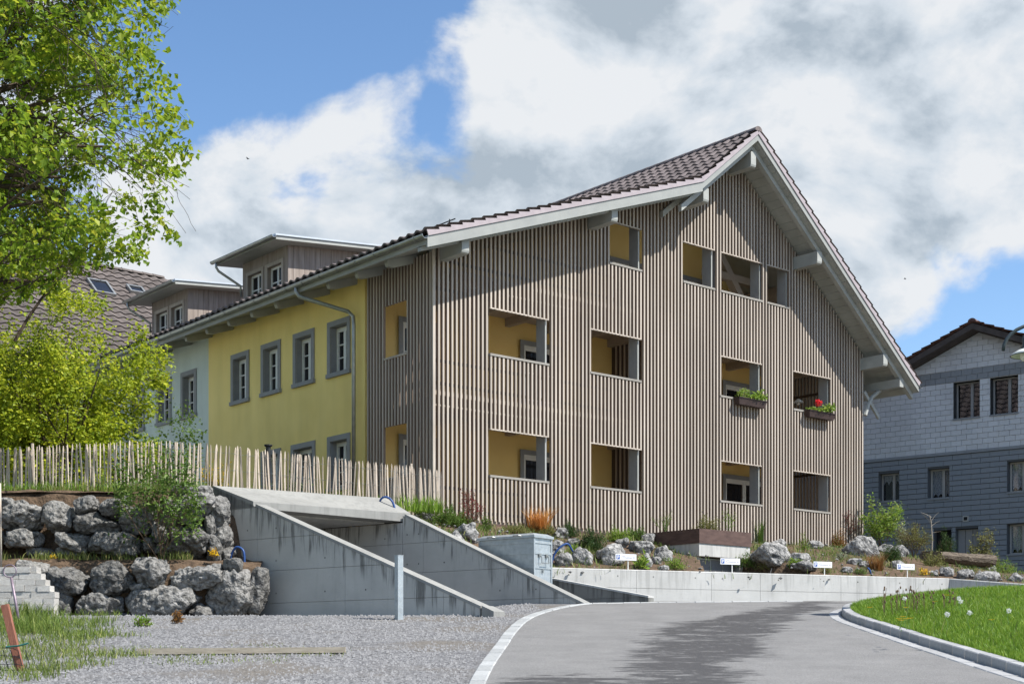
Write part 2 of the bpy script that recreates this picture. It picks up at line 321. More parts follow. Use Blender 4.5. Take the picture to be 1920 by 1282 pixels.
def road_mat():
    m = bpy.data.materials.new('asphalt'); m.use_nodes = True; nt = m.node_tree; N = nt.nodes; L = nt.links
    b = N['Principled BSDF']; tc = N.new('ShaderNodeTexCoord'); sp = N.new('ShaderNodeSeparateXYZ'); L.new(tc.outputs['Object'], sp.inputs[0])
    def nz(scale, det, st=(1, 1, 1), rough=.6):
        mp = N.new('ShaderNodeMapping'); mp.inputs['Scale'].default_value = st; L.new(tc.outputs['Object'], mp.inputs[0])
        n = N.new('ShaderNodeTexNoise'); n.inputs['Scale'].default_value = scale; n.inputs['Detail'].default_value = det; n.inputs['Roughness'].default_value = rough
        L.new(mp.outputs[0], n.inputs['Vector']); return n.outputs[0]
    def M_(op, a, c, d=None):
        x = N.new('ShaderNodeMath'); x.operation = op
        for i, y in enumerate((a, c, d)):
            if y is None: continue
            if isinstance(y, (int, float)): x.inputs[i].default_value = y
            else: L.new(y, x.inputs[i])
        return x.outputs[0]
    def ramp(x, a, c, lo=0., hi=1.):
        r = N.new('ShaderNodeMapRange'); r.interpolation_type = 'SMOOTHSTEP'; r.inputs[1].default_value = a; r.inputs[2].default_value = c; r.inputs[3].default_value = lo; r.inputs[4].default_value = hi; L.new(x, r.inputs[0]); return r.outputs[0]
    def curve(x, kn):  # piecewise-linear centre line of a damp track, y 10..30 m
        c = N.new('ShaderNodeFloatCurve'); cu = c.mapping.curves[0]
        for i, (a, v) in enumerate(kn):
            q = ((a-10)/20, (v+2)/10)
            if i == 0: cu.points[0].location = q
            elif i == 1: cu.points[1].location = q
            else: cu.points.new(*q)
        c.mapping.update(); L.new(ramp_lin(x, 10, 30), c.inputs['Value']); return M_('MULTIPLY_ADD', c.outputs[0], 10.0, -2.0)
    def ramp_lin(x, a, c):
        r = N.new('ShaderNodeMapRange'); r.inputs[1].default_value = a; r.inputs[2].default_value = c; L.new(x, r.inputs[0]); return r.outputs[0]
    base = N.new('ShaderNodeValToRGB'); base.color_ramp.elements[0].position = .3; base.color_ramp.elements[1].position = .7
    base.color_ramp.elements[0].color = (.165, .163, .16, 1); base.color_ramp.elements[1].color = (.22, .217, .212, 1); L.new(nz(1.6, 10, (1, 1, 1), .7), base.inputs[0])
    grain = N.new('ShaderNodeMix'); grain.data_type = 'RGBA'; grain.blend_type = 'MULTIPLY'; grain.inputs[0].default_value = .8
    gr = N.new('ShaderNodeValToRGB'); gr.color_ramp.elements[0].position = .35; gr.color_ramp.elements[0].color = (.55, .55, .55, 1); gr.color_ramp.elements[1].position = .65; gr.color_ramp.elements[1].color = (1.25, 1.25, 1.25, 1)
    L.new(nz(70, 3), gr.inputs[0]); L.new(base.outputs[0], grain.inputs[6]); L.new(gr.outputs[0], grain.inputs[7])
    wob = M_('ADD', M_('MULTIPLY_ADD', nz(.8, 9, (.7, 1.0, 1), .7), 2.2, -1.1), M_('MULTIPLY_ADD', nz(3.0, 9, (.45, 1.8, 1), .75), 1.9, -.95))
    d1 = M_('ABSOLUTE', M_('ADD', M_('SUBTRACT', sp.outputs[0], curve(sp.outputs[1], [(10, 1.3), (30, 6.3), (13, 1.55), (16, 2.05), (19, 2.75), (21, 3.2), (23, 4.2), (25, 5.2)])), wob), 0)
    w1 = curve(sp.outputs[1], [(10, .6), (30, .3), (15, .55), (19, .75), (22, .75), (24, .5), (26, .35)])
    wet1 = ramp(M_('SUBTRACT', w1, d1), -.16, .14)
    d2 = M_('ABSOLUTE', M_('ADD', M_('SUBTRACT', sp.outputs[0], .55), M_('MULTIPLY', wob, 1.4)), 0)
    wet2 = M_('MULTIPLY', ramp(M_('SUBTRACT', ramp(sp.outputs[1], 13.6, 16.0, .5, -.3), d2), -.12, .15), ramp(sp.outputs[1], 16.5, 14.5))
    hole = ramp(nz(2.4, 8, (.5, 1.5, 1), .75), .64, .53)
    wet = M_('MULTIPLY', M_('MAXIMUM', wet1, wet2), hole)
    wet = M_('MULTIPLY', wet, ramp(nz(9, 4), .25, .42))
    mx = N.new('ShaderNodeMix'); mx.data_type = 'RGBA'; L.new(M_('MULTIPLY', wet, .9), mx.inputs[0]); L.new(grain.outputs[2], mx.inputs[6]); mx.inputs[7].default_value = (.046, .044, .044, 1)
    L.new(mx.outputs[2], b.inputs['Base Color'])
    L.new(M_('MULTIPLY_ADD', wet, -.25, .88), b.inputs['Roughness']); b.inputs['Specular IOR Level'].default_value = .3
    bp = N.new('ShaderNodeBump'); bp.inputs['Strength'].default_value = .35; bp.inputs['Distance'].default_value = .01; L.new(nz(80, 4), bp.inputs['Height']); L.new(bp.outputs[0], b.inputs['Normal'])
    return m

def gravel_mat():
    m = bpy.data.materials.new('gravel'); m.use_nodes = True; nt = m.node_tree; N = nt.nodes; L = nt.links
    b = N['Principled BSDF']; b.inputs['Roughness'].default_value = .9; b.inputs['Specular IOR Level'].default_value = .2
    tc = N.new('ShaderNodeTexCoord')
    vo = N.new('ShaderNodeTexVoronoi'); vo.inputs['Scale'].default_value = 34; L.new(tc.outputs['Object'], vo.inputs['Vector'])
    cr = N.new('ShaderNodeValToRGB'); cr.color_ramp.elements[0].color = (.07, .07, .073, 1); cr.color_ramp.elements[1].color = (.255, .255, .26, 1)
    sx = N.new('ShaderNodeSeparateColor'); L.new(vo.outputs['Color'], sx.inputs[0]); L.new(sx.outputs[0], cr.inputs[0])
    n = N.new('ShaderNodeTexNoise'); n.inputs['Scale'].default_value = .55; n.inputs['Detail'].default_value = 8; L.new(tc.outputs['Object'], n.inputs['Vector'])
    r = N.new('ShaderNodeMapRange'); r.interpolation_type = 'SMOOTHSTEP'; r.inputs[1].default_value = .48; r.inputs[2].default_value = .66; L.new(n.outputs[0], r.inputs[0])
    mx = N.new('ShaderNodeMix'); mx.data_type = 'RGBA'; L.new(r.outputs[0], mx.inputs[0]); L.new(cr.outputs[0], mx.inputs[6])
    n2 = N.new('ShaderNodeTexNoise'); n2.inputs['Scale'].default_value = 25; n2.inputs['Detail'].default_value = 6; L.new(tc.outputs['Object'], n2.inputs['Vector'])
    c2 = N.new('ShaderNodeValToRGB'); c2.color_ramp.elements[0].position = .3; c2.color_ramp.elements[1].position = .7; c2.color_ramp.elements[0].color = (.10, .09, .078, 1); c2.color_ramp.elements[1].color = (.21, .195, .175, 1); L.new(n2.outputs[0], c2.inputs[0])
    L.new(c2.outputs[0], mx.inputs[7]); L.new(mx.outputs[2], b.inputs['Base Color'])
    bp = N.new('ShaderNodeBump'); bp.inputs['Strength'].default_value = .8; bp.inputs['Distance'].default_value = .02; bp.invert = True; L.new(vo.outputs['Distance'], bp.inputs['Height']); L.new(bp.outputs[0], b.inputs['Normal'])
    return m
def weather(m, lo, hi, scale, stretch):
    # slow uneven ageing that follows the place on the building, not the single piece
    nt = m.node_tree; N = nt.nodes; L = nt.links; b = N['Principled BSDF']; src = b.inputs['Base Color'].links[0].from_socket
    g = N.new('ShaderNodeNewGeometry'); mp = N.new('ShaderNodeMapping'); mp.inputs['Scale'].default_value = stretch; L.new(g.outputs['Position'], mp.inputs[0])
    n = N.new('ShaderNodeTexNoise'); n.inputs['Scale'].default_value = scale; n.inputs['Detail'].default_value = 7; L.new(mp.outputs[0], n.inputs['Vector'])
    r = N.new('ShaderNodeMapRange'); r.inputs[1].default_value = .32; r.inputs[2].default_value = .68; r.inputs[3].default_value = lo; r.inputs[4].default_value = hi; L.new(n.outputs[0], r.inputs[0])
    h = N.new('ShaderNodeHueSaturation'); L.new(src, h.inputs['Color']); L.new(r.outputs[0], h.inputs['Value']); L.new(h.outputs[0], b.inputs['Base Color'])
weather(M_slat, .90, 1.13, 1.0, (1.3, 1.3, .35)); weather(M_yellow, .93, 1.04, 1.0, (2.2, 2.2, .4)); weather(M_palew, .92, 1.04, 1.0, (2.2, 2.2, .4)); weather(M_shw, .9, 1.05, .8, (1, 1, .5)); weather(M_white, .88, 1.05, 2.0, (1, 1, 1))
M_road = road_mat(); M_gravel = gravel_mat()
M_lawn = mat('turf_soil', (.045, .075, .018), (.10, .13, .04), 6, .95, .6, 25)

# ------------------------------------------------------------------ ground, road, lawn, kerbs
def grid_obj(name, A, B, nb, zf, m, parent=None, power=1.0):
    """ruled sheet between polylines A and B (n,2) with heights zf(X,Y,b)"""
    n = len(A); bs = np.linspace(0, 1, nb)**power
    P = A[:, None, :]*(1-bs)[None, :, None] + B[:, None, :]*bs[None, :, None]
    Z = zf(P[..., 0], P[..., 1], np.broadcast_to(bs[None, :], P.shape[:2]))
    verts = np.concatenate([P, Z[..., None]], 2).reshape(-1, 3)
    i = np.arange(n-1)[:, None]*nb + np.arange(nb-1)[None, :]; i = i.ravel()
    faces = np.stack([i, i+nb, i+nb+1, i+1], 1)
    return mk(name, np_mesh(name, verts, faces), m, parent, True)
def vnoise(X, Y, s, seed=0.0):
    f = np.frompyfunc(lambda a, b: mnoise.noise((a*s+seed, b*s-seed, seed)), 2, 1); return f(X, Y).astype(float)

gx = np.r_[[-400, -200, -100, -50, -30, -20], np.arange(-16, 16.1, .5), [20, 30, 50, 100, 200, 400]]
gy = np.r_[[-40, -15, -5], np.arange(0, 46, .5), [50, 60, 80, 120, 200, 400, 900, 1500]]
def build_ground():
    A = np.stack([gx, np.zeros_like(gx)], 1); n = len(gx); nb = len(gy)
    X, Y = np.meshgrid(gx, gy, indexing='ij'); Z = H(X, Y)
    near = (abs(X) < 16) & (Y > 4) & (Y < 40); Z = Z + near*vnoise(X, Y, .9, 3.1)*.02*(X < 0)
    v = np.stack([X, Y, Z], 2).reshape(-1, 3); i = (np.arange(n-1)[:, None]*nb + np.arange(nb-1)[None, :]).ravel()
    struct(mk('ground', np_mesh('ground', v, np.stack([i, i+nb, i+nb+1, i+1], 1)), M_gravel, None, True))
build_ground()

KR = resample(catmull([(5.35, 6), (5.28, 12), (5.25, 16), (5.24, 19), (5.22, 21), (5.26, 22.2), (5.48, 23.4), (5.9, 24.4), (6.7, 25.5), (8.2, 26.7), (10.5, 27.9), (14.5, 29.4), (19, 30.5)]), .45)
KL = resample(catmull([(-.6, 6), (-.36, 12), (-.27, 15), (-.10, 18), (.05, 20.3), (.28, 22.4), (.72, 24.2), (1.45, 25.75), (2.7, 27.0), (4.2, 28.0), (6, 29.1)]), .48)
def offset(P, d):
    T = np.gradient(P, axis=0); T /= np.linalg.norm(T, axis=1)[:, None]; return P + np.stack([T[:, 1], -T[:, 0]], 1)*d   # right-hand side
# road: from left kerb line to right kerb line and along the retaining wall
def build_road():
    L_ = np.concatenate([KL[:-1], np.array([[6.2, 30.4], [9, 32.0], [12.5, 33.0], [19, 35]])]); L_ = resample(L_, .4); R_ = np.stack([np.interp(np.linspace(0, 1, len(L_)), np.linspace(0, 1, len(KR)), KR[:, k]) for k in (0, 1)], 1)
    struct(grid_obj('road', L_, R_, 14, lambda X, Y, b: H(X, Y) + .012, M_road))
    # apron beyond the left kerb, up to the retaining wall
    A = np.array([[1.5, 25.8], [2.7, 27.05], [4.2, 28.05], [6, 29.15], [9, 31.0]]); B = np.array([[1.9, 26.4], [3.0, 30.1], [4.6, 30.8], [6.4, 31.5], [9.2, 32.6]])
    struct(grid_obj('road_apron', resample(A, .6), np.stack([np.interp(np.linspace(0, 1, len(resample(A, .6))), np.linspace(0, 1, 5), B[:, k]) for k in (0, 1)], 1), 8, lambda X, Y, b: H(X, Y) + .008, M_road))
build_road()

def stone_mesh(name, l, w, h, seed):
    r = random.Random(seed); mb = MB(); e = .012
    def ring(z, ins): return [(-l/2+ins+r.uniform(-.003, .003), -w/2+ins, z), (l/2-ins, -w/2+ins+r.uniform(-.003, .003), z), (l/2-ins, w/2-ins, z), (-l/2+ins, w/2-ins, z+r.uniform(-.003, .003))]
    k = mb.vs(ring(-.25, 0)); mb.vs(ring(h-e, 0)); mb.vs(ring(h, e))
    for a in (0, 4):
        for i in range(4): j = (i+1) % 4; mb.f.append((k+a+i, k+a+j, k+a+4+j, k+a+4+i))
    mb.f.append((k+8, k+9, k+10, k+11)); return mb.mesh(name)
def stone_row(root, P, name, w, h, m, off, yaw_jit=.01):
    T = np.diff(P, axis=0); seg = np.linalg.norm(T, axis=1); ms = []
    for q in range(4):
        me = stone_mesh(name, 1.0, w, h, q); me.materials.append(m); ms.append(me)
    for i in range(len(T)):
        c = (P[i]+P[i+1])/2; t = T[i]/seg[i]; c = c + np.array([t[1], -t[0]])*off
        if c[1] < 9: continue
        z0 = Hs(*P[i]); z1 = Hs(*P[i+1]); pitch = math.atan2(z1-z0, seg[i])
        R = Matrix.Translation((c[0], c[1], (z0+z1)/2 + random.uniform(-.003, .003))) @ Matrix.Rotation(math.atan2(t[1], t[0]) + random.uniform(-yaw_jit, yaw_jit), 4, 'Z') @ Matrix.Rotation(-pitch, 4, 'Y') @ Matrix.Diagonal((seg[i]-.020, 1, 1, 1))
        place(name, random.choice(ms), root, R)
k1 = empty('kerb'); tag(k1, 'raised granite kerb of single stones curving round the lawn edge', 'kerb'); stone_row(k1, KR, 'kerb_stone', .15, .125, M_granite, .085)
k2 = empty('gutter_strip'); tag(k2, 'flat band of granite setts along the foot of the lawn kerb', 'kerb strip'); stone_row(k2, KR, 'sett', .19, .022, M_granite, -.105)
k3 = empty('edging_strip'); tag(k3, 'flush pale stone edging between gravel yard and asphalt road', 'edging'); stone_row(k3, KL, 'edging_stone', .17, .026, M_granite_d, -.04)

LAWN_F = np.array([19.0, 15.0])
def lawn_z(X, Y, b): return H(X, Y) + .10 + .16*np.clip(b*14, 0, 1) + .12*np.sin(X*.9)*np.clip(b*4, 0, 1)*.3
LK = offset(KR, .155)
lawn = struct(grid_obj('lawn', LK, np.repeat(LAWN_F[None], len(LK), 0)+np.stack([np.zeros(len(LK)), np.linspace(-9, 9, len(LK))], 1), 40, lawn_z, M_lawn, power=1.6))

def blades(name, XY, Z, hgt, wid, m, lean=.5, seed=1, kind='stuff', seg=2):
    """one mesh of bent grass blades"""
    r = np.random.default_rng(seed); n = len(XY); a = r.uniform(0, 2*np.pi, n); h = hgt*r.uniform(.45, 1.15, n); w = wid*r.uniform(.6, 1.3, n)
    la = r.uniform(0, 2*np.pi, n); le = lean*h*r.uniform(.1, 1.0, n)
    base = np.stack([XY[:, 0], XY[:, 1], Z], 1); sx = np.stack([np.cos(a), np.sin(a), np.zeros(n)], 1)*w[:, None]/2
    d = np.stack([np.cos(la)*le, np.sin(la)*le, np.zeros(n)], 1); up = np.stack([np.zeros(n), np.zeros(n), h], 1)
    v = np.stack([base-sx, base+sx, base+up*.6+d*.35+sx*.75, base+up*.6+d*.35-sx*.75, base+up*.97+d], 1).reshape(-1, 3)
    i = np.arange(n)*5; tri = np.concatenate([np.stack([i, i+1, i+2], 1), np.stack([i, i+2, i+3], 1), np.stack([i+3, i+2, i+4], 1)])
    att = np.tile(np.clip(r.normal(.5, .22, n), 0, 1), 3)
    o = mk(name, np_mesh(name, v, tri, att), m); 
    if kind: o['kind'] = kind
    return o
M_grass = leaf_mat('grass', ((.065, .14, .012), (.155, .285, .025), (.32, .40, .06)), .35, .5)
M_ygrass = leaf_mat('yard_grass', ((.05, .10, .012), (.13, .20, .03), (.34, .36, .10)), .3, .55)
M_weed = leaf_mat('weeds', ((.07, .11, .02), (.16, .22, .045), (.38, .36, .13)), .3, .6)
def lawn_pts(n, seed):
    r = np.random.default_rng(seed); P = []
    a = r.uniform(0, 1, n*4); b = r.uniform(0, 1, n*4)**1.4
    idx = a*(len(LK)-1); i = idx.astype(int).clip(0, len(LK)-2); f = (idx-i)[:, None]; base = LK[i]*(1-f)+LK[i+1]*f
    tgt = LAWN_F[None] + np.stack([np.zeros(n*4), np.linspace(-9, 9, len(LK))[i]*(1-f[:, 0])+np.linspace(-9, 9, len(LK))[i+1]*f[:, 0]], 1)
    Q = base*(1-b[:, None]) + tgt*b[:, None]
    keep = (Q[:, 1] > 12) & (abs(Q[:, 0]/Q[:, 1]) < .62) & (Q[:, 1] < 33); Q = Q[keep][:n]; b = b[keep][:n]
    return Q, lawn_z(Q[:, 0], Q[:, 1], b) - .01
Q, Z = lawn_pts(170000, 3); o = blades('lawn_grass', Q, Z, .105, .009, M_grass, .7, 5); o['label'] = 'long bright green grass of the lawn'; o['category'] = 'grass'
Q, Z = lawn_pts(700, 9); o = blades('tall_grass', Q, Z, .20, .012, M_weed, .35, 6); o['label'] = 'taller pale grass stalks scattered in the lawn'; o['category'] = 'grass'

# ------------------------------------------------------------------ terraces and planting bank (soil)
SLAB_A = np.array([-5.72, 26.97]); WDIR = np.array([.795, -.606]); WDIR /= np.linalg.norm(WDIR); WN = np.array([WDIR[1], -WDIR[0]])  # WN points to the camera-left side
def wa(k): return np.array([-.523, 23.0]) - WDIR*k          # wall A base line (visible face), k metres back from its low end
def wb(k): return np.array([-2.22, 28.58]) + WDIR*k          # wall B visible face, k metres forward of the slab edge
def za(k): return 2.45 + .378*k
def zb(k): return 4.55 - .435*k
TL = np.array([[-60, 26.4], [-9.6, 26.3], [-6.2, 26.35], [-5.6, 27.15], [-2.9, 29.2], [-2.1, 30.2], [-1.9, 30.75]])
TU = np.array([[-60, 80], [-24, 80], [-18, 58], [-16, 52], [-11, 45], [-5, 36.5], [-1.6, 31.2]])
def res_pair(A, B, n):
    t = np.linspace(0, 1, len(A)); q = np.linspace(0, 1, n)
    return tuple(np.stack([np.interp(q, t, P[:, k]) for k in (0, 1)], 1) for P in (A, B))
A_, B_ = res_pair(TL, TU, 80)
struct(grid_obj('terrace', A_, B_, 20, lambda X, Y, b: 4.74 + .05*vnoise(X, Y, 1.3, 5.) + .06*np.clip(b*6, 0, 1), M_soil_d, power=1.5))
def soil_ledge():
    prof = [(24.95, 2.25), (25.0, 3.05), (25.1, 3.28), (25.35, 3.40), (25.75, 3.46), (26.1, 3.55), (26.2, 4.3), (26.3, 4.66), (26.5, 4.80), (26.9, 4.84)]
    xs = np.arange(-14, -4.6, .12); v = []
    for x in xs:
        for y, z in prof:
            k = mnoise.noise((x*1.7, y*1.7, z*1.7)); v.append((x + .06*k, y + .10*k + max(0, (x+6.2))*.35, min(z + .05*mnoise.noise((x*3, y*3, z)), 9 if x < -6.4 else 4.35)))
    n, m_ = len(xs), len(prof); i = (np.arange(n-1)[:, None]*m_ + np.arange(m_-1)[None, :]).ravel()
    struct(mk('earth_ledge', np_mesh('earth_ledge', np.array(v), np.stack([i, i+m_, i+m_+1, i+1], 1)), M_soil, None, True))
soil_ledge()
RW0, RW1, RW2 = np.array([.78, 29.48]), np.array([10.38, 33.4]), np.array([14.4, 31.0])     # retaining wall line
RWZ = 3.535
BL = np.array([[-2.35, 29.35, 4.60], [-1.2, 28.25, 3.95], [-.55, 28.3, 3.5], [.1, 28.5, 3.10], [.7, 29.3, 3.2], [1.0, 29.75, 3.46], [5.0, 31.35, 3.46], [10.3, 33.6, 3.46], [12.0, 32.75, 3.30], [14.4, 31.3, 3.05], [20, 29, 2.9]])
def P_(s, t): return CORNER + U*s + V*t
BU = np.array([[*P_(-.4, -.1), 4.78], [*P_(.6, -.05), 4.74], [*P_(1.6, .1), 4.70], [*P_(2.6, .1), 4.70], [*P_(3.8, .1), 4.70], [*P_(5.0, .1), 4.70], [*P_(10, .1), 4.78], [*P_(15.9, .1), 4.9], [14.0, 41.0, 4.2], [17, 39.5, 3.9], [22, 36, 3.6]])
def bank():
    t = np.r_[0, np.cumsum(np.linalg.norm(np.diff(BL[:, :2], axis=0), axis=1))]; t /= t[-1]; q = np.unique(np.r_[np.linspace(0, 1, 260), t])
    A = np.stack([np.interp(q, t, BL[:, k]) for k in range(3)], 1); B = np.stack([np.interp(q, t, BU[:, k]) for k in range(3)], 1)
    nb = 40; b = np.linspace(0, 1, nb); P = A[:, None]*(1-b)[None, :, None] + B[:, None]*b[None, :, None]
    # steeper above the wall, flatter towards the house
    e = b**.75; P[..., 2] = A[:, None, 2]*(1-e) + B[:, None, 2]*e
    P[..., 2] += .06*vnoise(P[..., 0], P[..., 1], 1.6, 2.)*np.sin(np.pi*b)[None, :]
    ls = (P[..., 0]-4.39)*U[0]+(P[..., 1]-33.0)*U[1]; lt = (P[..., 0]-4.39)*V[0]+(P[..., 1]-33.0)*V[1]
    m_ = np.clip(np.minimum(ls+.05-.9*np.minimum(lt, 0), 1.75-ls)/.12, 0, 1)*np.clip((.85-lt)/.1, 0, 1); P[..., 2] = P[..., 2]*(1-m_) + np.minimum(P[..., 2], 3.44)*m_
    n = len(q); i = (np.arange(n-1)[:, None]*nb + np.arange(nb-1)[None, :]).ravel()
    struct(mk('planting_bank', np_mesh('planting_bank', P.reshape(-1, 3), np.stack([i, i+nb, i+nb+1, i+1], 1)), M_soil, None, True))
    return P.reshape(-1, 3)
BANK = bank()
_fine = BANK
BANK_PX = np.stack([960 + FPX*_fine[:, 0]/_fine[:, 1], 1238 - FPX*(_fine[:, 2]-EYE)/_fine[:, 1]], 1)
def on_bank(x, y):
    d = (BANK_PX[:, 0]-x)**2 + (BANK_PX[:, 1]-y)**2; i = np.argsort(d)[:4]; w = 1/(d[i]+1e-3); return Vector((_fine[i]*w[:, None]).sum(0)/w.sum())

# ------------------------------------------------------------------ concrete walls
def clip_top(poly, f):
    """keep part of polygon (k,z) with z <= f(k); f linear"""
    out = []
    for i in range(len(poly)):
        p, q = poly[i], poly[(i+1) % len(poly)]; dp, dq = f(p[0])-p[1], f(q[0])-q[1]
        if dp >= 0: out.append(p)
        if (dp > 0 > dq) or (dp < 0 < dq): t = dp/(dp-dq); out.append((p[0]+(q[0]-p[0])*t, p[1]+(q[1]-p[1])*t))
    return out
def add_dtop(me, vals):
    a = me.attributes.new('dtop', 'FLOAT', 'POINT'); a.data.foreach_set('value', vals)
def panel_wall(root, P0, d, nrm, ks, zs, ztop, thick, m, jslope=0.0, gap=.007, name='panel', face=.03):
    """formwork panels proud of a recessed core; P0 start, d direction, nrm outward normal (2D)"""
    k0, k1 = ks[0], ks[-1]
    def W(k, b, z): p = P0 + d*k + nrm*b; return (p[0], p[1], z)
    def poly_prism(poly, b0, b1, nm, mm):
        mb = MB(); mb.prism([W(k, b0, z) for k, z in poly], [W(k, b1, z) for k, z in poly]); me = mb.mesh(nm); add_dtop(me, [max(0., ztop(k)-z) for k, z in poly]*2)
        return mk(nm, me, mm, root)
    core = clip_top([(k0, zs[0]), (k1, zs[0]), (k1, 99.), (k0, 99.)], lambda k: ztop(k)-.004)
    poly_prism(core, -thick, -face, 'core', m)
    for i in range(len(ks)-1):
        for j in range(len(zs)-1):
            c = [(ks[i]+gap/2, zs[j]+gap/2+jslope*(ks[i]-k0)), (ks[i+1]-gap/2, zs[j]+gap/2+jslope*(ks[i+1]-k0)), (ks[i+1]-gap/2, zs[j+1]-gap/2+jslope*(ks[i+1]-k0)), (ks[i]+gap/2, zs[j+1]-gap/2+jslope*(ks[i]-k0))]
            c = clip_top(c, ztop)
            if len(c) < 3: continue
            ar = abs(sum(c[q][0]*c[(q+1) % len(c)][1]-c[(q+1) % len(c)][0]*c[q][1] for q in range(len(c))))/2
            if ar > .004: poly_prism(c, -face+.002, 0, name, m)
    # tie holes
    mb = MB()
    for i in range(len(ks)-1):
        for j in range(len(zs)-1):
            for fk in (.22, .78):
                for fz in (.3,):
                    k = ks[i]+(ks[i+1]-ks[i])*fk; z = zs[j]+(zs[j+1]-zs[j])*fz
                    if z < ztop(k)-.12:
                        c = len(mb.v); n = 8; mb.vs([W(k+.018*math.cos(a*2*math.pi/n), .002, z+.018*math.sin(a*2*math.pi/n)) for a in range(n)]); mb.f.append(tuple(range(c, c+n)))
    if mb.v: mb.obj('tie_hole_plugs', M_dark if False else MATS['concrete_shade'], root)
def concrete_passage():
    root = empty('underground_passage', (0, 0, 0)); tag(root, 'bare concrete passage entrance with sloping side walls set into the bank', 'concrete entrance')
    # near wall (A): visible face looks to the camera; k runs from the low end backwards
    panel_wall(root, wa(0), -WDIR, WN, [0, .78, 3.05, 5.3, 6.56], [2.2, 2.66, 3.26, 3.86, 4.46, 5.1], za, .26, M_conc)
    # far wall (B)
    panel_wall(root, wb(-4.6), WDIR, WN, [0, 2.3, 4.6, 5.75, 8.05, 8.4, 9.06], [2.3, 2.77, 3.37, 3.97, 4.57, 5.1], lambda k: min(zb(k-4.6), 99) if k > 4.6 else 4.42, .24, M_conc) if False else None
    W2 = wb(0)
    panel_wall(root, wb(0), WDIR, WN, [0, .55, 3.05, 4.46], [2.3, 2.77, 3.37, 3.97, 4.57], zb, .24, M_conc)
    panel_wall(root, wb(-4.4), WDIR, WN, [0, 2.2, 4.395], [2.3, 2.77, 3.37, 3.97, 4.40], lambda k: 4.40, .24, M_conc)
    # copings
    def coping(base, d, k0, k1, zf, th, nm):
        mb = MB()
        def W(k, b, z): p = base + d*k + WN*b; return (p[0], p[1], z)
        mb.prism([W(k0, .012, zf(k0)), W(k0, -th-.01, zf(k0)), W(k0, -th-.01, zf(k0)+.05), W(k0, .004, zf(k0)+.05)], [W(k1, .012, zf(k1)), W(k1, -th-.01, zf(k1)), W(k1, -th-.01, zf(k1)+.05), W(k1, .004, zf(k1)+.05)])
        mb.obj(nm, M_conc_c, root)
    coping(wa(0), -WDIR, -.02, 5.35, za, .26, 'coping'); coping(wb(0), WDIR, .06, 4.46, zb, .24, 'coping')
    # end block of wall A
    mb = MB()
    def WA(k, b, z): p = wa(k) + WN*b; return (p[0], p[1], z)
    mb.prism([WA(-.05, .02, 2.2), WA(-.30, .02, 2.2), WA(-.30, .02, 2.40), WA(-.05, .02, 2.50)], [WA(-.05, -.28, 2.2), WA(-.30, -.28, 2.2), WA(-.30, -.28, 2.40), WA(-.05, -.28, 2.50)]); mb.obj('end_block', M_conc_c, root)
    # sloping lintel slab and passage ceiling
    a0 = wa(6.56); a1 = wa(5.42); b0 = wb(-.66)-WN*.24; b1 = wb(0.0)-WN*.24
    mb = MB(); top = [(*a0, 4.955), (*a1, 4.575), (*b1, 4.605), (*b0, 4.965)]; bot = [(*a0, 4.45), (*a1, 4.45), (*b1, 4.43), (*b0, 4.43)]
    mb.prism(bot, top); mb.obj('lintel_slab', M_conc_c, root)
    c0 = wa(5.52) - WN*.262; c1 = wb(.0)+np.array([0, 0]); mb = MB(); bk = -WDIR*4.2
    f0, f1 = wa(5.9)-WN*.262, wb(-.5)+WN*.002
    mb.prism([(*f0, 4.41), (*f1, 4.41), (*(f1+bk), 4.41), (*(f0+bk), 4.41)], [(*f0, 4.447), (*f1, 4.428), (*(f1+bk), 4.428), (*(f0+bk), 4.447)]); mb.obj('ceiling', M_conc_l, root)
    mb = MB(); e0, e1 = f0+bk, f1+bk; mb.prism([(*e0, 2.2), (*e1, 2.2), (*e1, 4.40), (*e0, 4.40)], [(*(e0-WDIR*.2), 2.2), (*(e1-WDIR*.2), 2.2), (*(e1-WDIR*.2), 4.40), (*(e0-WDIR*.2), 4.40)]); mb.obj('end_wall', M_conc_shade, root)
    # inner continuation of near wall
    mb = MB(); g0 = wa(6.565)-WN*.005; mb.prism([(*g0, 2.2), (*(g0-WN*.25), 2.2), (*(g0-WN*.25), 4.40), (*g0, 4.40)], [(*(g0-WDIR*4), 2.2), (*(g0-WN*.25-WDIR*4), 2.2), (*(g0-WN*.25-WDIR*4), 4.40), (*(g0-WDIR*4), 4.40)]); mb.obj('inner_wall', M_conc, root)
    # threshold strip at the foot of wall B
    mb = MB(); p0 = wb(1.6)+WN*.02; p1 = wb(4.3)+WN*.02
    mb.prism([(*p0, 2.3), (*p1, 2.4), (*(p1+WN*.35), 2.4), (*(p0+WN*.35), 2.3)], [(*p0, 2.60), (*p1, 2.64), (*(p1+WN*.35), 2.62), (*(p0+WN*.35), 2.57)]); mb.obj('footing', M_conc_l, root)
concrete_passage()
def low_ramp_wall():
    root = empty('wing_wall'); tag(root, 'low shaded concrete wing wall beside the metal bin', 'concrete wall')
    p1 = np.array([2.66, 27.45]); z1, k1 = 2.83, 2.45
    zt = lambda k: z1 + .185*k
    panel_wall(root, p1, -WDIR, WN, [0, 1.2, k1], [2.4, 2.84, 3.6], zt, .2, M_conc_shade)
    mb = MB()
    def W(k, b, z): p = p1 - WDIR*k + WN*b; return (p[0], p[1], z)
    mb.prism([W(0, .01, zt(0)), W(0, -.2, zt(0)), W(0, -.2, zt(0)+.035), W(0, .005, zt(0)+.035)], [W(k1, .01, zt(k1)), W(k1, -.2, zt(k1)), W(k1, -.2, zt(k1)+.035), W(k1, .005, zt(k1)+.035)]); mb.obj('coping', M_conc_l, root)
low_ramp_wall()
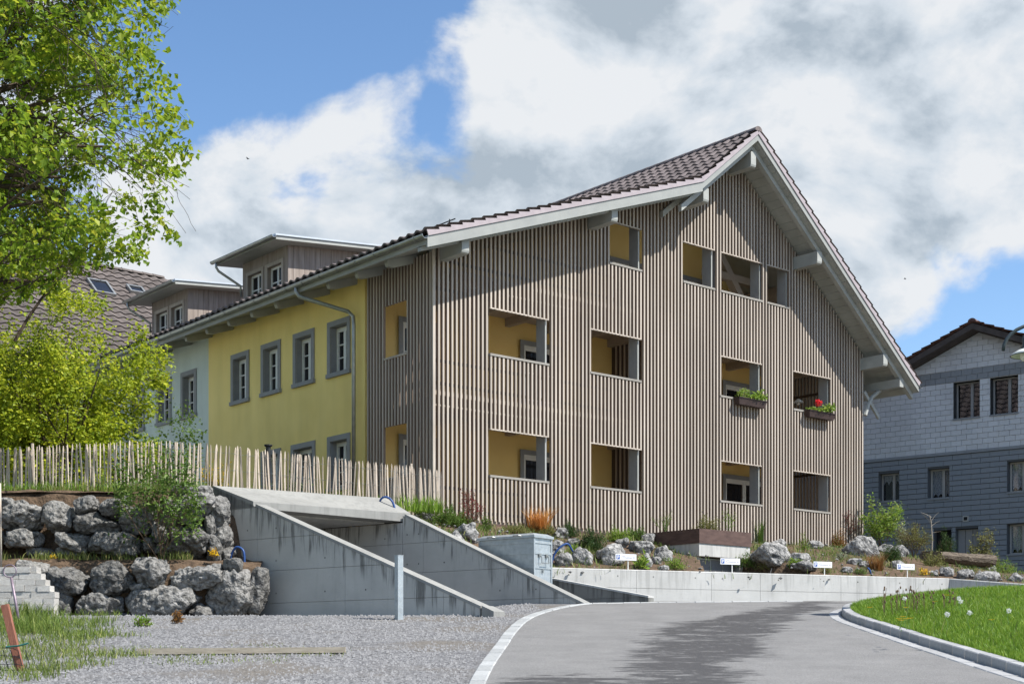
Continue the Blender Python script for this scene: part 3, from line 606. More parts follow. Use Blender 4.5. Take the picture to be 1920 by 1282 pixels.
def retaining():
    for P0, P1, z0, z1, ks, label in ((RW0, RW1, RWZ, RWZ, [0, 2.05, 3.9, 5.15, 7.3, 9.4], 'long low sunlit concrete retaining wall below the planted bank'),
                                      (RW1, RW2, RWZ, 3.05, [0, 2.3], 'shaded end section of the concrete retaining wall beside the lawn')):
        d = P1-P0; ln = np.linalg.norm(d); d /= ln; nr = np.array([d[1], -d[0]])
        root = empty('retaining_wall'); tag(root, label, 'retaining wall')
        zt = lambda k, z0=z0, z1=z1, ln=ln: z0+(z1-z0)*k/ln
        panel_wall(root, P0, d, nr, ks+[ln], [2.4, 3.16, 4.0], zt, .25, M_conc_l)
        mb = MB()
        def W(k, b, z): p = P0+d*k+nr*b; return (p[0], p[1], z)
        a, c = .002, ln-.002
        mb.prism([W(a, .003, zt(a)), W(a, -.25, zt(a)), W(a, -.25, zt(a)+.02), W(a, -.012, zt(a)+.02)], [W(c, .003, zt(c)), W(c, -.25, zt(c)), W(c, -.25, zt(c)+.02), W(c, -.012, zt(c)+.02)]); mb.obj('coping', M_conc_l, root)
retaining()

# ------------------------------------------------------------------ the timber-clad apartment house (local frame: x along gable front, y into the house)
HOUSE = empty('apartment_house', (CORNER[0], CORNER[1], 0), math.atan2(U[1], U[0]))
tag(HOUSE, 'large gabled apartment house with vertical timber slat front and yellow side wall', 'house')
GW, LEN, LOG = 15.69, 17.2, 2.6            # gable width, house length, loggia depth
ZB, FL = 4.78, (4.83, 7.60, 10.37)
E0, KK, RR, E1 = (-.86, 10.60), (7.73, 13.62), (9.85, 15.33), (17.1, 9.68)      # top of roof deck in (s, z)
OV = .95
def roof_z(s):
    return float(np.interp(s, [E0[0], KK[0], RR[0], E1[0]], [E0[1], KK[1], RR[1], E1[1]]))
def soffit(s): return roof_z(s) - .20
OPEN = [(1.65, 3.41, 5.83, 6.86), (4.79, 6.50, 5.83, 6.86), (9.49, 11.15, 5.83, 6.86), (12.53, 14.17, 5.83, 6.86),
        (1.65, 3.41, 8.60, 9.62), (4.79, 6.50, 8.60, 9.62), (9.49, 11.15, 8.60, 9.62), (12.53, 14.17, 8.60, 9.62),
        (5.42, 6.52, 11.37, 12.36), (8.07, 9.24, 11.37, 12.36), (9.51, 11.18, 11.37, 12.36), (11.40, 12.32, 11.37, 12.36)]
def cut(z0, z1, holes, mn=.06):
    seg = [(z0, z1)]
    for a, b in holes:
        ns = []
        for p, q in seg:
            if b <= p or a >= q: ns.append((p, q)); continue
            if a > p: ns.append((p, a))
            if b < q: ns.append((b, q))
        seg = ns
    return [x for x in seg if x[1]-x[0] > mn]
def slat_mesh():
    mb = MB(); w, d, e = .054, .070, .005
    ring = [(-w/2+e, 0), (w/2-e, 0), (w/2, e), (w/2, d), (-w/2, d), (-w/2, e)]
    mb.prism([(x, y, 0) for x, y in ring], [(x, y, 1) for x, y in ring]); me = mb.mesh('slat'); me.materials.append(M_slat); me.materials.append(M_slat_shade)
    for pl in me.polygons: pl.material_index = 1 if abs(pl.normal.x) > .9 else 0     # weathered silver fronts; flanks darker brown, with the gap shade put into the colour
    return me
SLAT = slat_mesh()
def build_screens():
    # carrier battens behind the slats are the screen itself; every slat is a piece of it
    mb = MB()
    for z in (4.95, 5.45, 7.05, 7.75, 8.25, 9.85, 10.5, 11.05, 12.6, 13.6):
        hol = [(a-.02, b+.02) for a, b, c, d in OPEN if c-.04 < z < d+.04]
        smin, smax = .06, GW-.06
        if z > 9.9:
            xs = np.linspace(.06, GW-.06, 800); ok = [x for x in xs if soffit(x) > z+.15]; smin, smax = min(ok), max(ok)
        for a, b in cut(smin, smax, hol): mb.box(a, b, .076, .11, z-.035, z+.035)
    scr = mb.obj('slat_screen', M_brown, HOUSE)
    n = int((GW-.06)/.124)
    for i in range(n+1):
        s = .045 + i*.1241
        top = min(soffit(s-.03), soffit(s+.03)) - .01
        for z0, z1 in cut(ZB + random.uniform(-.012, .012), top, [(c-.05, d) for a, b, c, d in OPEN if a < s < b]):
            place('slat', SLAT, scr, Matrix.Translation((s, random.uniform(-.002, .002), z0)) @ Matrix.Diagonal((1, 1, z1-z0, 1)))
    # rail caps and jamb posts of the openings
    for a, b, c, d in OPEN:
        r = MB().box(a-.03, b+.01, -.015, .12, c-.05, c).obj('rail_cap', M_rail, HOUSE); 
        MB().box(a-.02, b+.0, .004, .064, d, d+.03).obj('head_trim', M_slat, HOUSE)
        MB().box(b-.045, b+.025, .105, .40, c-.3, d+.25).obj('post', M_trim, HOUSE)
        MB().box(b-.048, b-.02, .078, .103, c, d-.02).obj('post_lit_line', M_white, HOUSE)  # pale strip stands in for the sunlit line on the post
        MB().box(a-.09, a-.0, .105, .30, c-.3, d+.25).obj('post', M_trim, HOUSE)
    # left return (side) screen
    SOP = [(1.0, 1.86, 5.80, 6.97), (1.0, 1.86, 8.56, 9.75)]
    mb = MB()
    for z in (4.95, 5.45, 7.2, 7.9, 8.3, 9.95):
        hol = [(a-.02, b+.02) for a, b, c, d in SOP if c-.04 < z < d+.04]
        for a, b in cut(.14, LOG+.02, hol): mb.box(.076, .11, a, b, z-.035, z+.035)
    sc2 = mb.obj('side_slat_screen', M_brown, HOUSE)
    R90 = Matrix.Rotation(-math.pi/2, 4, 'Z')
    for i in range(21):
        t = .12 + i*.1215
        for z0, z1 in cut(ZB, 10.62, [(c-.05, d) for a, b, c, d in SOP if a < t < b]):
            place('slat', SLAT, sc2, Matrix.Translation((.0, t, z0)) @ R90 @ Matrix.Diagonal((1, 1, z1-z0, 1)))
    for a, b, c, d in SOP:
        MB().box(-.012, .11, a-.02, b+.02, c-.05, c-.005).obj('rail_cap', M_slat, HOUSE)
    MB().box(.0, .06, .0, .055, ZB, 10.66).obj('corner_post', M_slat, HOUSE)
    # right return screen
    mb = MB()
    for z in (5.2, 7.2, 8.3, 9.6): mb.box(GW-.11, GW-.076, .1, LOG, z-.035, z+.035)
    sc3 = mb.obj('side_slat_screen', M_brown, HOUSE); RM = Matrix.Rotation(math.pi/2, 4, 'Z')
    for i in range(20):
        t = .16 + i*.1215; place('slat', SLAT, sc3, Matrix.Translation((GW, t, ZB)) @ RM @ Matrix.Diagonal((1, 1, soffit(GW)-ZB-.02, 1)))
build_screens()

def french_window(parent, a0, a1, z0, z1, tf, leaves=2, bars=2, surround=.12):
    """surround, white leaves with bars, dark panes; tf maps (along, outward, z)"""
    w = MB(tf); 
    w.box(a0-surround, a0, .0, .03, z0, z1+surround); w.box(a1, a1+surround, 0, .03, z0, z1+surround); w.box(a0, a1, 0, .03, z1, z1+surround)
    root = w.obj('window', M_trim, parent)
    f = MB(tf); lw = (a1-a0)/leaves
    for i in range(leaves):
        p, q = a0+i*lw, a0+(i+1)*lw; b0, b1 = -.06, .0
        f.box(p+.005, p+.07, b0, b1, z0, z1-.06); f.box(q-.07, q-.005, b0, b1, z0, z1-.06); f.box(p+.07, q-.07, b0, b1, z1-.13, z1-.06); f.box(p+.07, q-.07, b0, b1, z0, z0+.1)
        for k in range(bars):
            z = z0 + (z1-z0)*(k+1)/(bars+1); f.box(p+.07, q-.07, b0+.015, b1-.015, z-.014, z+.014)
    f.box(a0, a1, -.06, .002, z1-.058, z1); f.obj('frame', M_cream, root)
    MB(tf).box(a0+.01, a1-.01, -.045, -.035, z0+.02, z1-.07).obj('pane', M_pane, root)
    return root

def wall_holes(a0, a1, z0, z1, holes, depth, tf):
    """outer face with rectangular holes and their reveals, a second face behind"""
    mb = MB(tf); xs = sorted({a0, a1, *[h[0] for h in holes], *[h[1] for h in holes]}); zs = sorted({z0, z1, *[h[2] for h in holes], *[h[3] for h in holes]})
    for i in range(len(xs)-1):
        for j in range(len(zs)-1):
            cx, cz = (xs[i]+xs[i+1])/2, (zs[j]+zs[j+1])/2
            if any(h[0] < cx < h[1] and h[2] < cz < h[3] for h in holes): continue
            mb.quad((xs[i], 0, zs[j]), (xs[i+1], 0, zs[j]), (xs[i+1], 0, zs[j+1]), (xs[i], 0, zs[j+1]))
    for h in holes:
        for (p, q) in (((h[0], h[2]), (h[1], h[2])), ((h[1], h[2]), (h[1], h[3])), ((h[1], h[3]), (h[0], h[3])), ((h[0], h[3]), (h[0], h[2]))):
            mb.quad((p[0], 0, p[1]), (q[0], 0, q[1]), (q[0], -depth, q[1]), (p[0], -depth, p[1]))
    return mb

def build_shell():
    # loggia back wall (yellow render), floors with beams, partitions
    LW = [(4.80, 5.95, 4.85, 6.88), (12.55, 14.25, 4.85, 6.92), (4.80, 5.95, 7.62, 9.68), (12.55, 14.25, 7.62, 9.65), (7.95, 9.05, 10.39, 12.40), (10.6, 11.4, 10.39, 12.40), (1.0, 1.9, 4.85, 6.88), (1.0, 1.9, 7.62, 9.68)]
    mb = MB(); y = LOG
    mb.prism([(.1, y, ZB-.5), (GW-.1, y, ZB-.5), (GW-.1, y, soffit(GW-.1)-.01), (RR[0], y, RR[1]-.24), (KK[0], y, KK[1]-.24), (.1, y, soffit(.1)-.01)],
             [(.1, y+.2, ZB-.5), (GW-.1, y+.2, ZB-.5), (GW-.1, y+.2, soffit(GW-.1)-.01), (RR[0], y+.2, RR[1]-.24), (KK[0], y+.2, KK[1]-.24), (.1, y+.2, soffit(.1)-.01)])
    mb.obj('loggia_wall', M_loggia, HOUSE)
    for a0, a1, z0, z1 in LW:
        tf = lambda a, b, z: (a, LOG-.062-b, z)
        french_window(HOUSE, a0, a1, z0, z1, tf, 2 if a1-a0 > 1 else 1, 2)
    for z in FL:
        smax = GW-.12; smin = .12
        MB().box(smin, smax, .13, LOG-.004, z-.10, z).obj('balcony_floor', M_ltim, HOUSE)
    for z in FL[1:]:
        for k in range(13):
            s = .7 + k*1.2; MB().box(s-.07, s+.07, .14, LOG-.006, z-.30, z-.102).obj('ceiling_beam', M_ltim, HOUSE)
        MB().box(.12, GW-.12, .135, .27, z-.34, z-.305).obj('edge_beam', M_slat, HOUSE)
    for s, a, b in ((8.0, ZB-.1, 7.49), (8.0, 7.61, 10.26)):
        p = MB().box(s, s+.06, .14, LOG-.008, a, b).obj('partition', M_brown, HOUSE)
        for k in range(14): place('slat', SLAT, p, Matrix.Translation((s-.055, .3+k*.16, a+.02)) @ Matrix.Rotation(-math.pi/2, 4, 'Z') @ Matrix.Diagonal((1, 1, b-a-.05, 1)))
    # attic: inner posts, diagonal brace, brown partition
    MB().bar((13.2, 1.6, 10.6), (11.0, 1.6, 13.2), .22, .2).obj('attic_brace', M_ltim, HOUSE)
    MB().box(10.6, 13.2, 1.5, 1.7, 12.30, 12.50).obj('attic_beam', M_ltim, HOUSE)
    MB().box(13.3, 13.36, .3, LOG-.01, 10.38, soffit(13.36)-.03).obj('attic_partition', M_ltim, HOUSE)
    # side walls
    tf = lambda a, b, z: (.10-b, a, z)
    yw = [(3.54, 4.28, 8.58, 9.72), (5.14, 5.88, 8.58, 9.72), (6.75, 7.48, 8.58, 9.72), (8.36, 9.08, 8.58, 9.72), (3.54, 4.28, 5.80, 6.93), (5.10, 5.98, 5.80, 6.93), (6.75, 7.48, 5.80, 6.93)]
    ww = [(11.32, 12.0, 8.58, 9.70), (12.86, 13.56, 8.58, 9.70), (14.6, 15.3, 8.58, 9.70), (11.32, 12.0, 5.80, 6.93)]
    top = 10.72
    wall_holes(LOG, 10.5, 4.2, top, yw, .23, tf).obj('yellow_wall', M_yellow, HOUSE)
    wall_holes(10.5, LEN, 4.2, top, ww, .23, tf).obj('pale_wall', M_palew, HOUSE)
    MB().box(.11, .3, LOG-.02, LOG+.0, 4.2, top).obj('wall_end', M_yellow, HOUSE)
    for a0, a1, z0, z1 in yw+ww:
        w = MB(tf); s_, pr = .13, .03
        w.box(a0-s_, a0, .001, pr, z0, z1+s_); w.box(a1, a1+s_, .001, pr, z0, z1+s_); w.box(a0, a1, .001, pr, z1, z1+s_)
        for (p, q) in ((a0, a0+.012), (a1-.012, a1)): w.box(p, q, -.22, -.001, z0+.012, z1-.012)
        w.box(a0, a1, -.22, -.001, z1-.012, z1-.001)
        root = w.obj('window', M_trim, HOUSE)
        MB(tf).box(a0-s_-.03, a1+s_+.005, -.21, .07, z0-.10, z0).obj('sill', M_trim, root)
        f = MB(tf); b0, b1 = -.22, -.16; A0, A1, Z1 = a0+.014, a1-.014, z1-.014; fw = .075
        f.box(A0, A0+fw, b0, b1, z0, Z1); f.box(A1-fw, A1, b0, b1, z0, Z1); f.box(A0+fw, A1-fw, b0, b1, Z1-.10, Z1); f.box(A0+fw, A1-fw, b0, b1, z0, z0+fw)
        for k in (1, 2): z = z0+fw+(Z1-.10-z0-fw)*k/3; f.box(A0+fw, A1-fw, b0+.02, b1-.01, z-.014, z+.014)
        m_ = (A0+A1)/2; f.box(m_-.05, m_+.05, b0+.001, b1-.001, z0+fw, Z1-.10)
        f.obj('frame', M_cream, root)
        MB(tf).box(A0+.02, A1-.02, b0+.015, b0+.02, z0+.02, Z1-.03).obj('pane', M_pane, root)
    # remaining shell: right side, rear gable, plinth
    MB().box(GW-.32, GW-.12, LOG+.2, LEN, 4.2, soffit(GW-.15)-.02).obj('right_wall', M_palew, HOUSE)
    mb = MB(); y = LEN
    mb.prism([(.1, y, 4.2), (GW-.1, y, 4.2), (GW-.1, y, soffit(GW-.1)-.01), (RR[0], y, RR[1]-.24), (KK[0], y, KK[1]-.24), (.1, y, soffit(.1)-.01)], [(.1, y+.2, 4.2), (GW-.1, y+.2, 4.2), (GW-.1, y+.2, soffit(GW-.1)-.01), (RR[0], y+.2, RR[1]-.24), (KK[0], y+.2, KK[1]-.24), (.1, y+.2, soffit(.1)-.01)]); mb.obj('rear_wall', M_palew, HOUSE)
    MB().box(.12, GW-.12, .12, LOG-.01, 3.9, ZB-.06).obj('plinth', M_conc, HOUSE)
    MB().box(.02, GW-.02, .03, .105, ZB-.10, ZB-.055).obj('base_rail', M_corten, HOUSE)
build_shell()

def tile_np():
    xs = np.linspace(0, .30, 7); w = .028*(1+np.cos(2*np.pi*xs/.30)); v = []
    for y, dz in ((0, .005), (0, .05), (.42, 0.0)):
        v += [(x, y, z+dz) for x, z in zip(xs, w)]
    f = []
    for r in (0, 1):
        for i in range(6): f.append((r*7+i, r*7+i+1, (r+1)*7+i+1, (r+1)*7+i))
    return np.array(v), np.array(f)
TV, TF = tile_np()
TILE = np_mesh('roof_tile', TV, TF); TILE.materials.append(M_tile)
TILE2 = np_mesh('roof_tile', TV, TF); TILE2.materials.append(M_tile2)
def slope_mtx(p, q, ysign):
    """matrix from tile space (x across, y up the slope, z out) for slope from eave p to ridge q in (s,z)"""
    d = Vector((q[0]-p[0], 0, q[1]-p[1])); ln = d.length; d.normalize(); nr = Vector((-d.z, 0, d.x)) if d.x > 0 else Vector((d.z, 0, -d.x)); x = d.cross(nr)
    return Matrix(((x.x, d.x, nr.x, 0), (x.y, d.y, nr.y, 0), (x.z, d.z, nr.z, 0), (0, 0, 0, 1))), ln, d, nr, x
def tiles_joined(mats, name, m, parent):
    Vs = []; Fs = []; k = 0
    for Mx in mats:
        A = np.array(Mx); Vs.append(TV @ A[:3, :3].T + A[:3, 3]); Fs.append(TF + k); k += len(TV)
    o = mk(name, np_mesh(name, np.concatenate(Vs), np.concatenate(Fs)), m, parent); o['kind'] = 'stuff'; return o
def build_roof():
    y0, y1 = -OV, LEN+.6
    pr = [E0, KK, RR, E1]
    # deck with painted underside
    for (a, b, nm) in ((E0, KK, 'roof_deck'), (KK, RR, 'roof_deck'), (RR, E1, 'roof_deck')):
        mb = MB(); up = -.055; lo = -.20
        mb.prism([(a[0], y0+.05, a[1]+lo), (b[0], y0+.05, b[1]+lo), (b[0], y0+.05, b[1]+up), (a[0], y0+.05, a[1]+up)], [(a[0], y1, a[1]+lo), (b[0], y1, b[1]+lo), (b[0], y1, b[1]+up), (a[0], y1, a[1]+up)]); mb.obj(nm, M_white, HOUSE)
    # soffit boards on the gable overhangs (thin battens proud of the deck, one per board)
    dR = Vector((E1[0]-RR[0], 0, E1[1]-RR[1])); nb = 36
    for i in range(nb):
        a = (RR[0]+dR.x*(i+.04)/nb, RR[1]+dR.z*(i+.04)/nb); b = (RR[0]+dR.x*(i+.96)/nb, RR[1]+dR.z*(i+.96)/nb); mb = MB()
        mb.prism([(a[0], y0+.06, a[1]-.215), (b[0], y0+.06, b[1]-.215), (b[0], y0+.06, b[1]-.2), (a[0], y0+.06, a[1]-.2)], [(a[0], -.01, a[1]-.215), (b[0], -.01, b[1]-.215), (b[0], -.01, b[1]-.2), (a[0], -.01, a[1]-.2)]); mb.obj('soffit_board', M_white, HOUSE)
    # barge boards
    for a, b, dp in ((E0, KK, .27), (KK, RR, .20), (RR, E1, .20)):
        mb = MB(); mb.prism([(a[0], y0, a[1]-dp), (b[0], y0, b[1]-dp), (b[0], y0, b[1]-.02), (a[0], y0, a[1]-.02)], [(a[0], y0+.048, a[1]-dp), (b[0], y0+.048, b[1]-dp), (b[0], y0+.048, b[1]-.02), (a[0], y0+.048, a[1]-.02)]); mb.obj('barge_board', M_barge, HOUSE)
    # flying rafters
    for a, b, y in ((KK, RR, -.74), (RR, E1, -.74), (KK, RR, -.10), (E0, KK, -.72)):
        dp = .38 if a != E0 else .30; mb = MB()
        if a == KK: a = (KK[0]-.55, KK[1]-.55*.807)
        mb.prism([(a[0], y, a[1]-dp), (b[0], y, b[1]-dp), (b[0], y, b[1]-.217), (a[0], y, a[1]-.217)], [(a[0], y+.12, a[1]-dp), (b[0], y+.12, b[1]-dp), (b[0], y+.12, b[1]-.217), (a[0], y+.12, a[1]-.217)]); mb.obj('rafter', M_white, HOUSE)
    # purlins with shaped ends
    for s, w, h, off in ((.28, .20, .34, .0), (4.80, .20, .34, .0), (8.02, .20, .36, .10), (9.85, .20, .40, .0), (12.62, .20, .34, .0), (15.66, .20, .34, .02)):
        zt = soffit(s) - .16*(s > 9.0) - off - .02; zt = zt if s != 9.85 else zt-.08
        mb = MB(); prof = [(.4, zt), (-.80, zt), (-.80, zt-h+.07), (-.785, zt-h+.025), (-.74, zt-h), (.4, zt-h)]
        mb.prism([(s-w/2, y, z) for y, z in prof], [(s+w/2, y, z) for y, z in prof]); mb.obj('purlin', M_white, HOUSE)
    # right eave: outer purlin on a curved brace with a cross stay
    s = 16.45; zt = soffit(s)-.18
    MB().box(s-.09, s+.09, -.80, .5, zt-.24, zt).obj('purlin', M_white, HOUSE)
    pts = [(GW+.03, -.06, zt-1.05), (GW+.16, -.06, zt-.75), (GW+.36, -.06, zt-.48), (s+.0, -.06, zt-.24)]
    MB().tube(pts, .06, 6).obj('brace', M_white, HOUSE); MB().bar((GW+.02, -.02, zt-.36), (GW+.75, -.02, zt-1.05), .07, .10).obj('brace', M_white, HOUSE)
    # tiles: left lower slope, left upper slope, right slope
    def courses(p, q, lift=0.0, step=.335):
        Mx, ln, d, nr, x = slope_mtx(p, q, 1); n = int(ln/step); st = ln/n; return Mx, n, st, d, nr, x
    cols = int((y1-y0)/.30)
    rest = []
    for si, (p, q) in enumerate(((E0, KK), (KK, RR), (E1, RR))):
        Mx, n, st, d, nr, x = courses(p, q); left = si < 2
        for i in range(n):
            for j in range(cols):
                t = (y0-.03+.30*(j+1)) if left else (y0-.03+.30*j)
                base = Vector((p[0], 0, p[1])) + d*(i*st-.05) + nr*.05; T = Matrix.Translation((base.x, t, base.z)) @ Mx
                own = (j == 0) or (si == 1 and j < 25)
                if own: place('verge_tile' if j == 0 else 'roof_tile', TILE, HOUSE, T)
                else: rest.append(T)
            # stepped verge plate under every edge tile
            b0 = Vector((p[0], 0, p[1])) + d*(i*st) ; b1 = b0 + d*st
            lo, hi = (-.03, .10)
            mb = MB(); yv = y0-.012
            q1 = [b0+nr*(lo-.0), b1+nr*lo, b1+nr*(hi-.05), b0+nr*hi]
            mb.prism([(a.x, yv-.012, a.z) for a in q1], [(a.x, yv+.010, a.z) for a in q1]); mb.obj('verge_plate', M_verge, HOUSE)
    tiles_joined(rest, 'tile_field', M_tile, HOUSE)
    # ridge tiles
    mb = MB(); n = 8; L_ = .40
    a = [(.14*math.cos(math.pi*k/n), .02, .12*math.sin(math.pi*k/n)-.02) for k in range(n+1)]; b = [(.125*math.cos(math.pi*k/n), L_, .105*math.sin(math.pi*k/n)-.02) for k in range(n+1)]
    k0 = mb.vs(a); mb.vs(b); mb.f += [(k0+i, k0+i+1, k0+n+2+i, k0+n+1+i) for i in range(n)]; mb.f.append(tuple(range(k0, k0+n+1))); rm = mb.mesh('ridge_tile'); rm.materials.append(M_tile)
    for i in range(int((y1-y0)/.36)): place('ridge_tile', rm, HOUSE, Matrix.Translation((RR[0], y0-.05+i*.36, RR[1]+.06)) @ Matrix.Rotation(math.radians(1.5), 4, 'X'))
    # eaves gutter, brackets, fascia, rafter tails
    def gutter(s, z, ya, yb, r, nm, parent):
        mb = MB(); n = 8; pts = [(s+r*math.cos(math.pi+math.pi*k/n), z+r*math.sin(math.pi+math.pi*k/n)) for k in range(n+1)]; inn = [(s+(r-.008)*math.cos(math.pi+math.pi*k/n), z+(r-.008)*math.sin(math.pi+math.pi*k/n)) for k in range(n+1)][::-1]
        ring = pts+inn; mb.prism([(x, ya, z_) for x, z_ in ring], [(x, yb, z_) for x, z_ in ring]); g = mb.obj(nm, M_zinc, parent)
        return g
    g = gutter(E0[0]-.07, E0[1]-.02, y0-.02, y1, .085, 'gutter', HOUSE)
    MB().lathe([(0, 0), (.08, 0)], n=12)
    for k in range(24):
        y = y0+.3+k*.75; mb = MB(); n = 8; r0, r1 = .088, .096; ring = [(E0[0]-.07+r*math.cos(math.pi+math.pi*j/n), E0[1]-.02+r*math.sin(math.pi+math.pi*j/n)) for r, js in ((r0, range(n+1)), (r1, range(n, -1, -1))) for j in js]
        mb.prism([(x, y, z) for x, z in ring], [(x, y+.025, z) for x, z in ring]); mb.obj('bracket', M_zinc, g)
    MB().box(E0[0]+.02, E0[0]+.05, y0+.06, y1-.01, E0[1]-.20, E0[1]-.06).obj('fascia', M_white, HOUSE)
    for k in range(14):
        t = .80 + k*1.19; mb = MB(); za_, zb_ = E0[1]-.22+.03, soffit(.1)
        prof = [(-.70, soffit(-.7)-.06), (-.70, soffit(-.7)-.002), (.12, zb_-.002), (.12, zb_-.19), (-.5, soffit(-.5)-.20), (-.66, soffit(-.66)-.15)]
        mb.prism([(s, t-.06, z) for s, z in prof], [(s, t+.06, z) for s, z in prof]); mb.obj('rafter_tail', M_white, HOUSE)
    for k in range(14):
        t = .80 + k*1.19; mb = MB(); prof = [(16.7, soffit(16.7)-.15), (16.7, soffit(16.7)-.002), (15.6, soffit(15.6)-.002), (15.6, soffit(15.6)-.2)]
        mb.prism([(s, t-.06, z) for s, z in prof], [(s, t+.06, z) for s, z in prof]); mb.obj('rafter_tail', M_white, HOUSE)
    gutter(E1[0]+.07, E1[1]-.02, y0-.04, y1, .075, 'gutter', HOUSE)
    # downpipe at the side wall
    z = E0[1]-.10
    MB().tube([(E0[0]-.07, 4.20, z+.03), (E0[0]-.07, 4.20, z-.10), (E0[0]-.02, 4.13, z-.22), (-.10, 3.22, z-.62), (-.02, 3.12, z-.74), (-.02, 3.10, z-.95), (-.02, 3.10, 4.6)], .048, 10).obj('downpipe', M_zinc, HOUSE, True)
    # snow guard rails on the lower slope
    for dz in (.16, .26): MB().tube([(.15, -.60, roof_z(.15)+dz), (.15, LEN, roof_z(.15)+dz)], .014, 6).obj('snow_guard_rail', M_black, HOUSE)
    for k in range(12): MB().bar((.15, -.4+k*1.5, roof_z(.15)+.03), (.15, -.4+k*1.5, roof_z(.15)+.3), .02).obj('snow_guard_post', M_black, HOUSE)
build_roof()

def build_dormer(t0, t1, zt):
    sf = .30; d = empty('dormer'); d.parent = HOUSE
    zb = roof_z(sf); tf = lambda a, b, z: (sf-b, a, z)
    wz0, wz1 = zt-.92, zt-.36; w = .46
    c = (t0+t1)/2; wins = [(t0+.30, t0+.30+.72, zb+.1, zt-.38), (t1-.30-.72, t1-.30, zb+.1, zt-.38)]
    wall_holes(t0, t1, zb-.1, zt+.05, wins, .16, tf).obj('front_wall', MATS['dormer_boards'], d)
    # cheeks of vertical boards
    sb = 4.6
    for y, sgn in ((t0, -1), (t1, 1)):
        n = 26; 
        for i in range(n):
            a, b = sf+.002+(sb-sf)*i/n, sf+(sb-sf)*(i+1)/n-.006
            za_, zb_ = zt+.10*(a-sf)-.004, zt+.10*(b-sf)-.004
            la, lb = roof_z(a)-.02, roof_z(b)-.02
            if za_ <= la+.01: break
            yy = (y, y+.02) if sgn < 0 else (y-.02, y)
            mb = MB(); mb.prism([(a, yy[0], la), (b, yy[0], lb), (b, yy[0], max(lb+.004, zb_)), (a, yy[0], za_)], [(a, yy[1], la), (b, yy[1], lb), (b, yy[1], max(lb+.004, zb_)), (a, yy[1], za_)]); mb.obj('cheek_board', MATS['dormer_boards'], d)
    # roof: soffit slab and metal sheet
    ov = .42; e0 = sf-.60
    for (lo, hi, m, nm, ex) in ((0.0, .09, M_white, 'dormer_roof', 0), (.093, .135, MATS['roof_sheet'], 'metal_sheet', .03)):
        za_ = zt-.06; sl_ = .10
        mb = MB(); mb.prism([(e0-ex, t0-ov-ex, za_+lo), (sb+.6, t0-ov-ex, za_+lo+sl_*(sb+.6-e0)), (sb+.6, t0-ov-ex, za_+hi+sl_*(sb+.6-e0)), (e0-ex, t0-ov-ex, za_+hi)], [(e0-ex, t1+ov+ex, za_+lo), (sb+.6, t1+ov+ex, za_+lo+sl_*(sb+.6-e0)), (sb+.6, t1+ov+ex, za_+hi+sl_*(sb+.6-e0)), (e0-ex, t1+ov+ex, za_+hi)]); mb.obj(nm, m, d)
    s, z, r = e0-.08, zt+.03, .065; mb = MB(); n = 8
    ring = [(s+q*math.cos(math.pi+math.pi*j/n), z+q*math.sin(math.pi+math.pi*j/n)) for q, js in ((r, range(n+1)), (r-.008, range(n, -1, -1))) for j in js]
    mb.prism([(x, t0-ov-.04, z_) for x, z_ in ring], [(x, t1+ov+.04, z_) for x, z_ in ring]); mb.obj('dormer_gutter', M_zinc, d)
    MB().tube([(s, t1+.22, z-.05), (s, t1+.22, z-.18), (s+.06, t1+.20, z-.28), (sf-.05, t1+.03, z-.62), (sf-.03, t1+.03, z-.9)], .035, 8).obj('dormer_downpipe', M_zinc, d, True)
    for a0, a1, z0, z1 in wins:
        f = MB(tf); b0, b1 = -.16, -.10
        f.box(a0, a0+.05, b0, b1, z0, z1); f.box(a1-.05, a1, b0, b1, z0, z1); f.box(a0+.05, a1-.05, b0, b1, z1-.06, z1); f.box(a0+.05, a1-.05, b0, b1, z0, z0+.06); m_ = (a0+a1)/2
        f.box(m_-.03, m_+.03, b0+.001, b1-.001, z0+.06, z1-.06); zz = (z0+z1)/2; f.box(a0+.05, m_-.03, b0+.02, b1-.01, zz-.015, zz+.015); f.box(m_+.03, a1-.05, b0+.02, b1-.01, zz-.015, zz+.015)
        f.obj('window_frame', M_cream, d); MB(tf).box(a0+.02, a1-.02, b0+.02, b0+.03, z0+.02, z1-.02).obj('window_pane', M_pane, d)
        q = MB(tf); q.box(a0-.09, a0, .001, .025, z0, z1+.09); q.box(a1, a1+.09, .001, .025, z0, z1+.09); q.box(a0, a1, .001, .025, z1, z1+.09); q.obj('window_surround', M_slat, d)
mat('dormer_boards', (.23, .19, .165), (.36, .31, .275), 3, .8, .2, 60, stretch=(5, 5, .4)); mat('roof_sheet', (.55, .58, .60), (.62, .65, .67), 3, .35, metal=.4)
build_dormer(6.61, 8.95, 12.30); build_dormer(12.12, 14.41, 12.30)

# small things on the house
def pendant():
    m_ = MB().lathe([(.02, .12), (.05, .10), (.16, .02), (.165, 0), (.05, .05)], n=14); p = CORNER + U*14.35 + V*1.3
    o = m_.obj('loggia_lamp', M_cream, None, True); o.location = (p[0], p[1], 9.15); r = MB().tube([(0, 0, .10), (0, 0, .5)], .008, 5).obj('cord', M_black, o)
    MB().lathe([(.0, -.07), (.04, -.05), (.05, -.02), (.03, .02)], n=10).obj('bulb', M_cream, o, True)
    tag(o, 'small white shaded lamp hanging in the upper right loggia', 'lamp')
pendant()

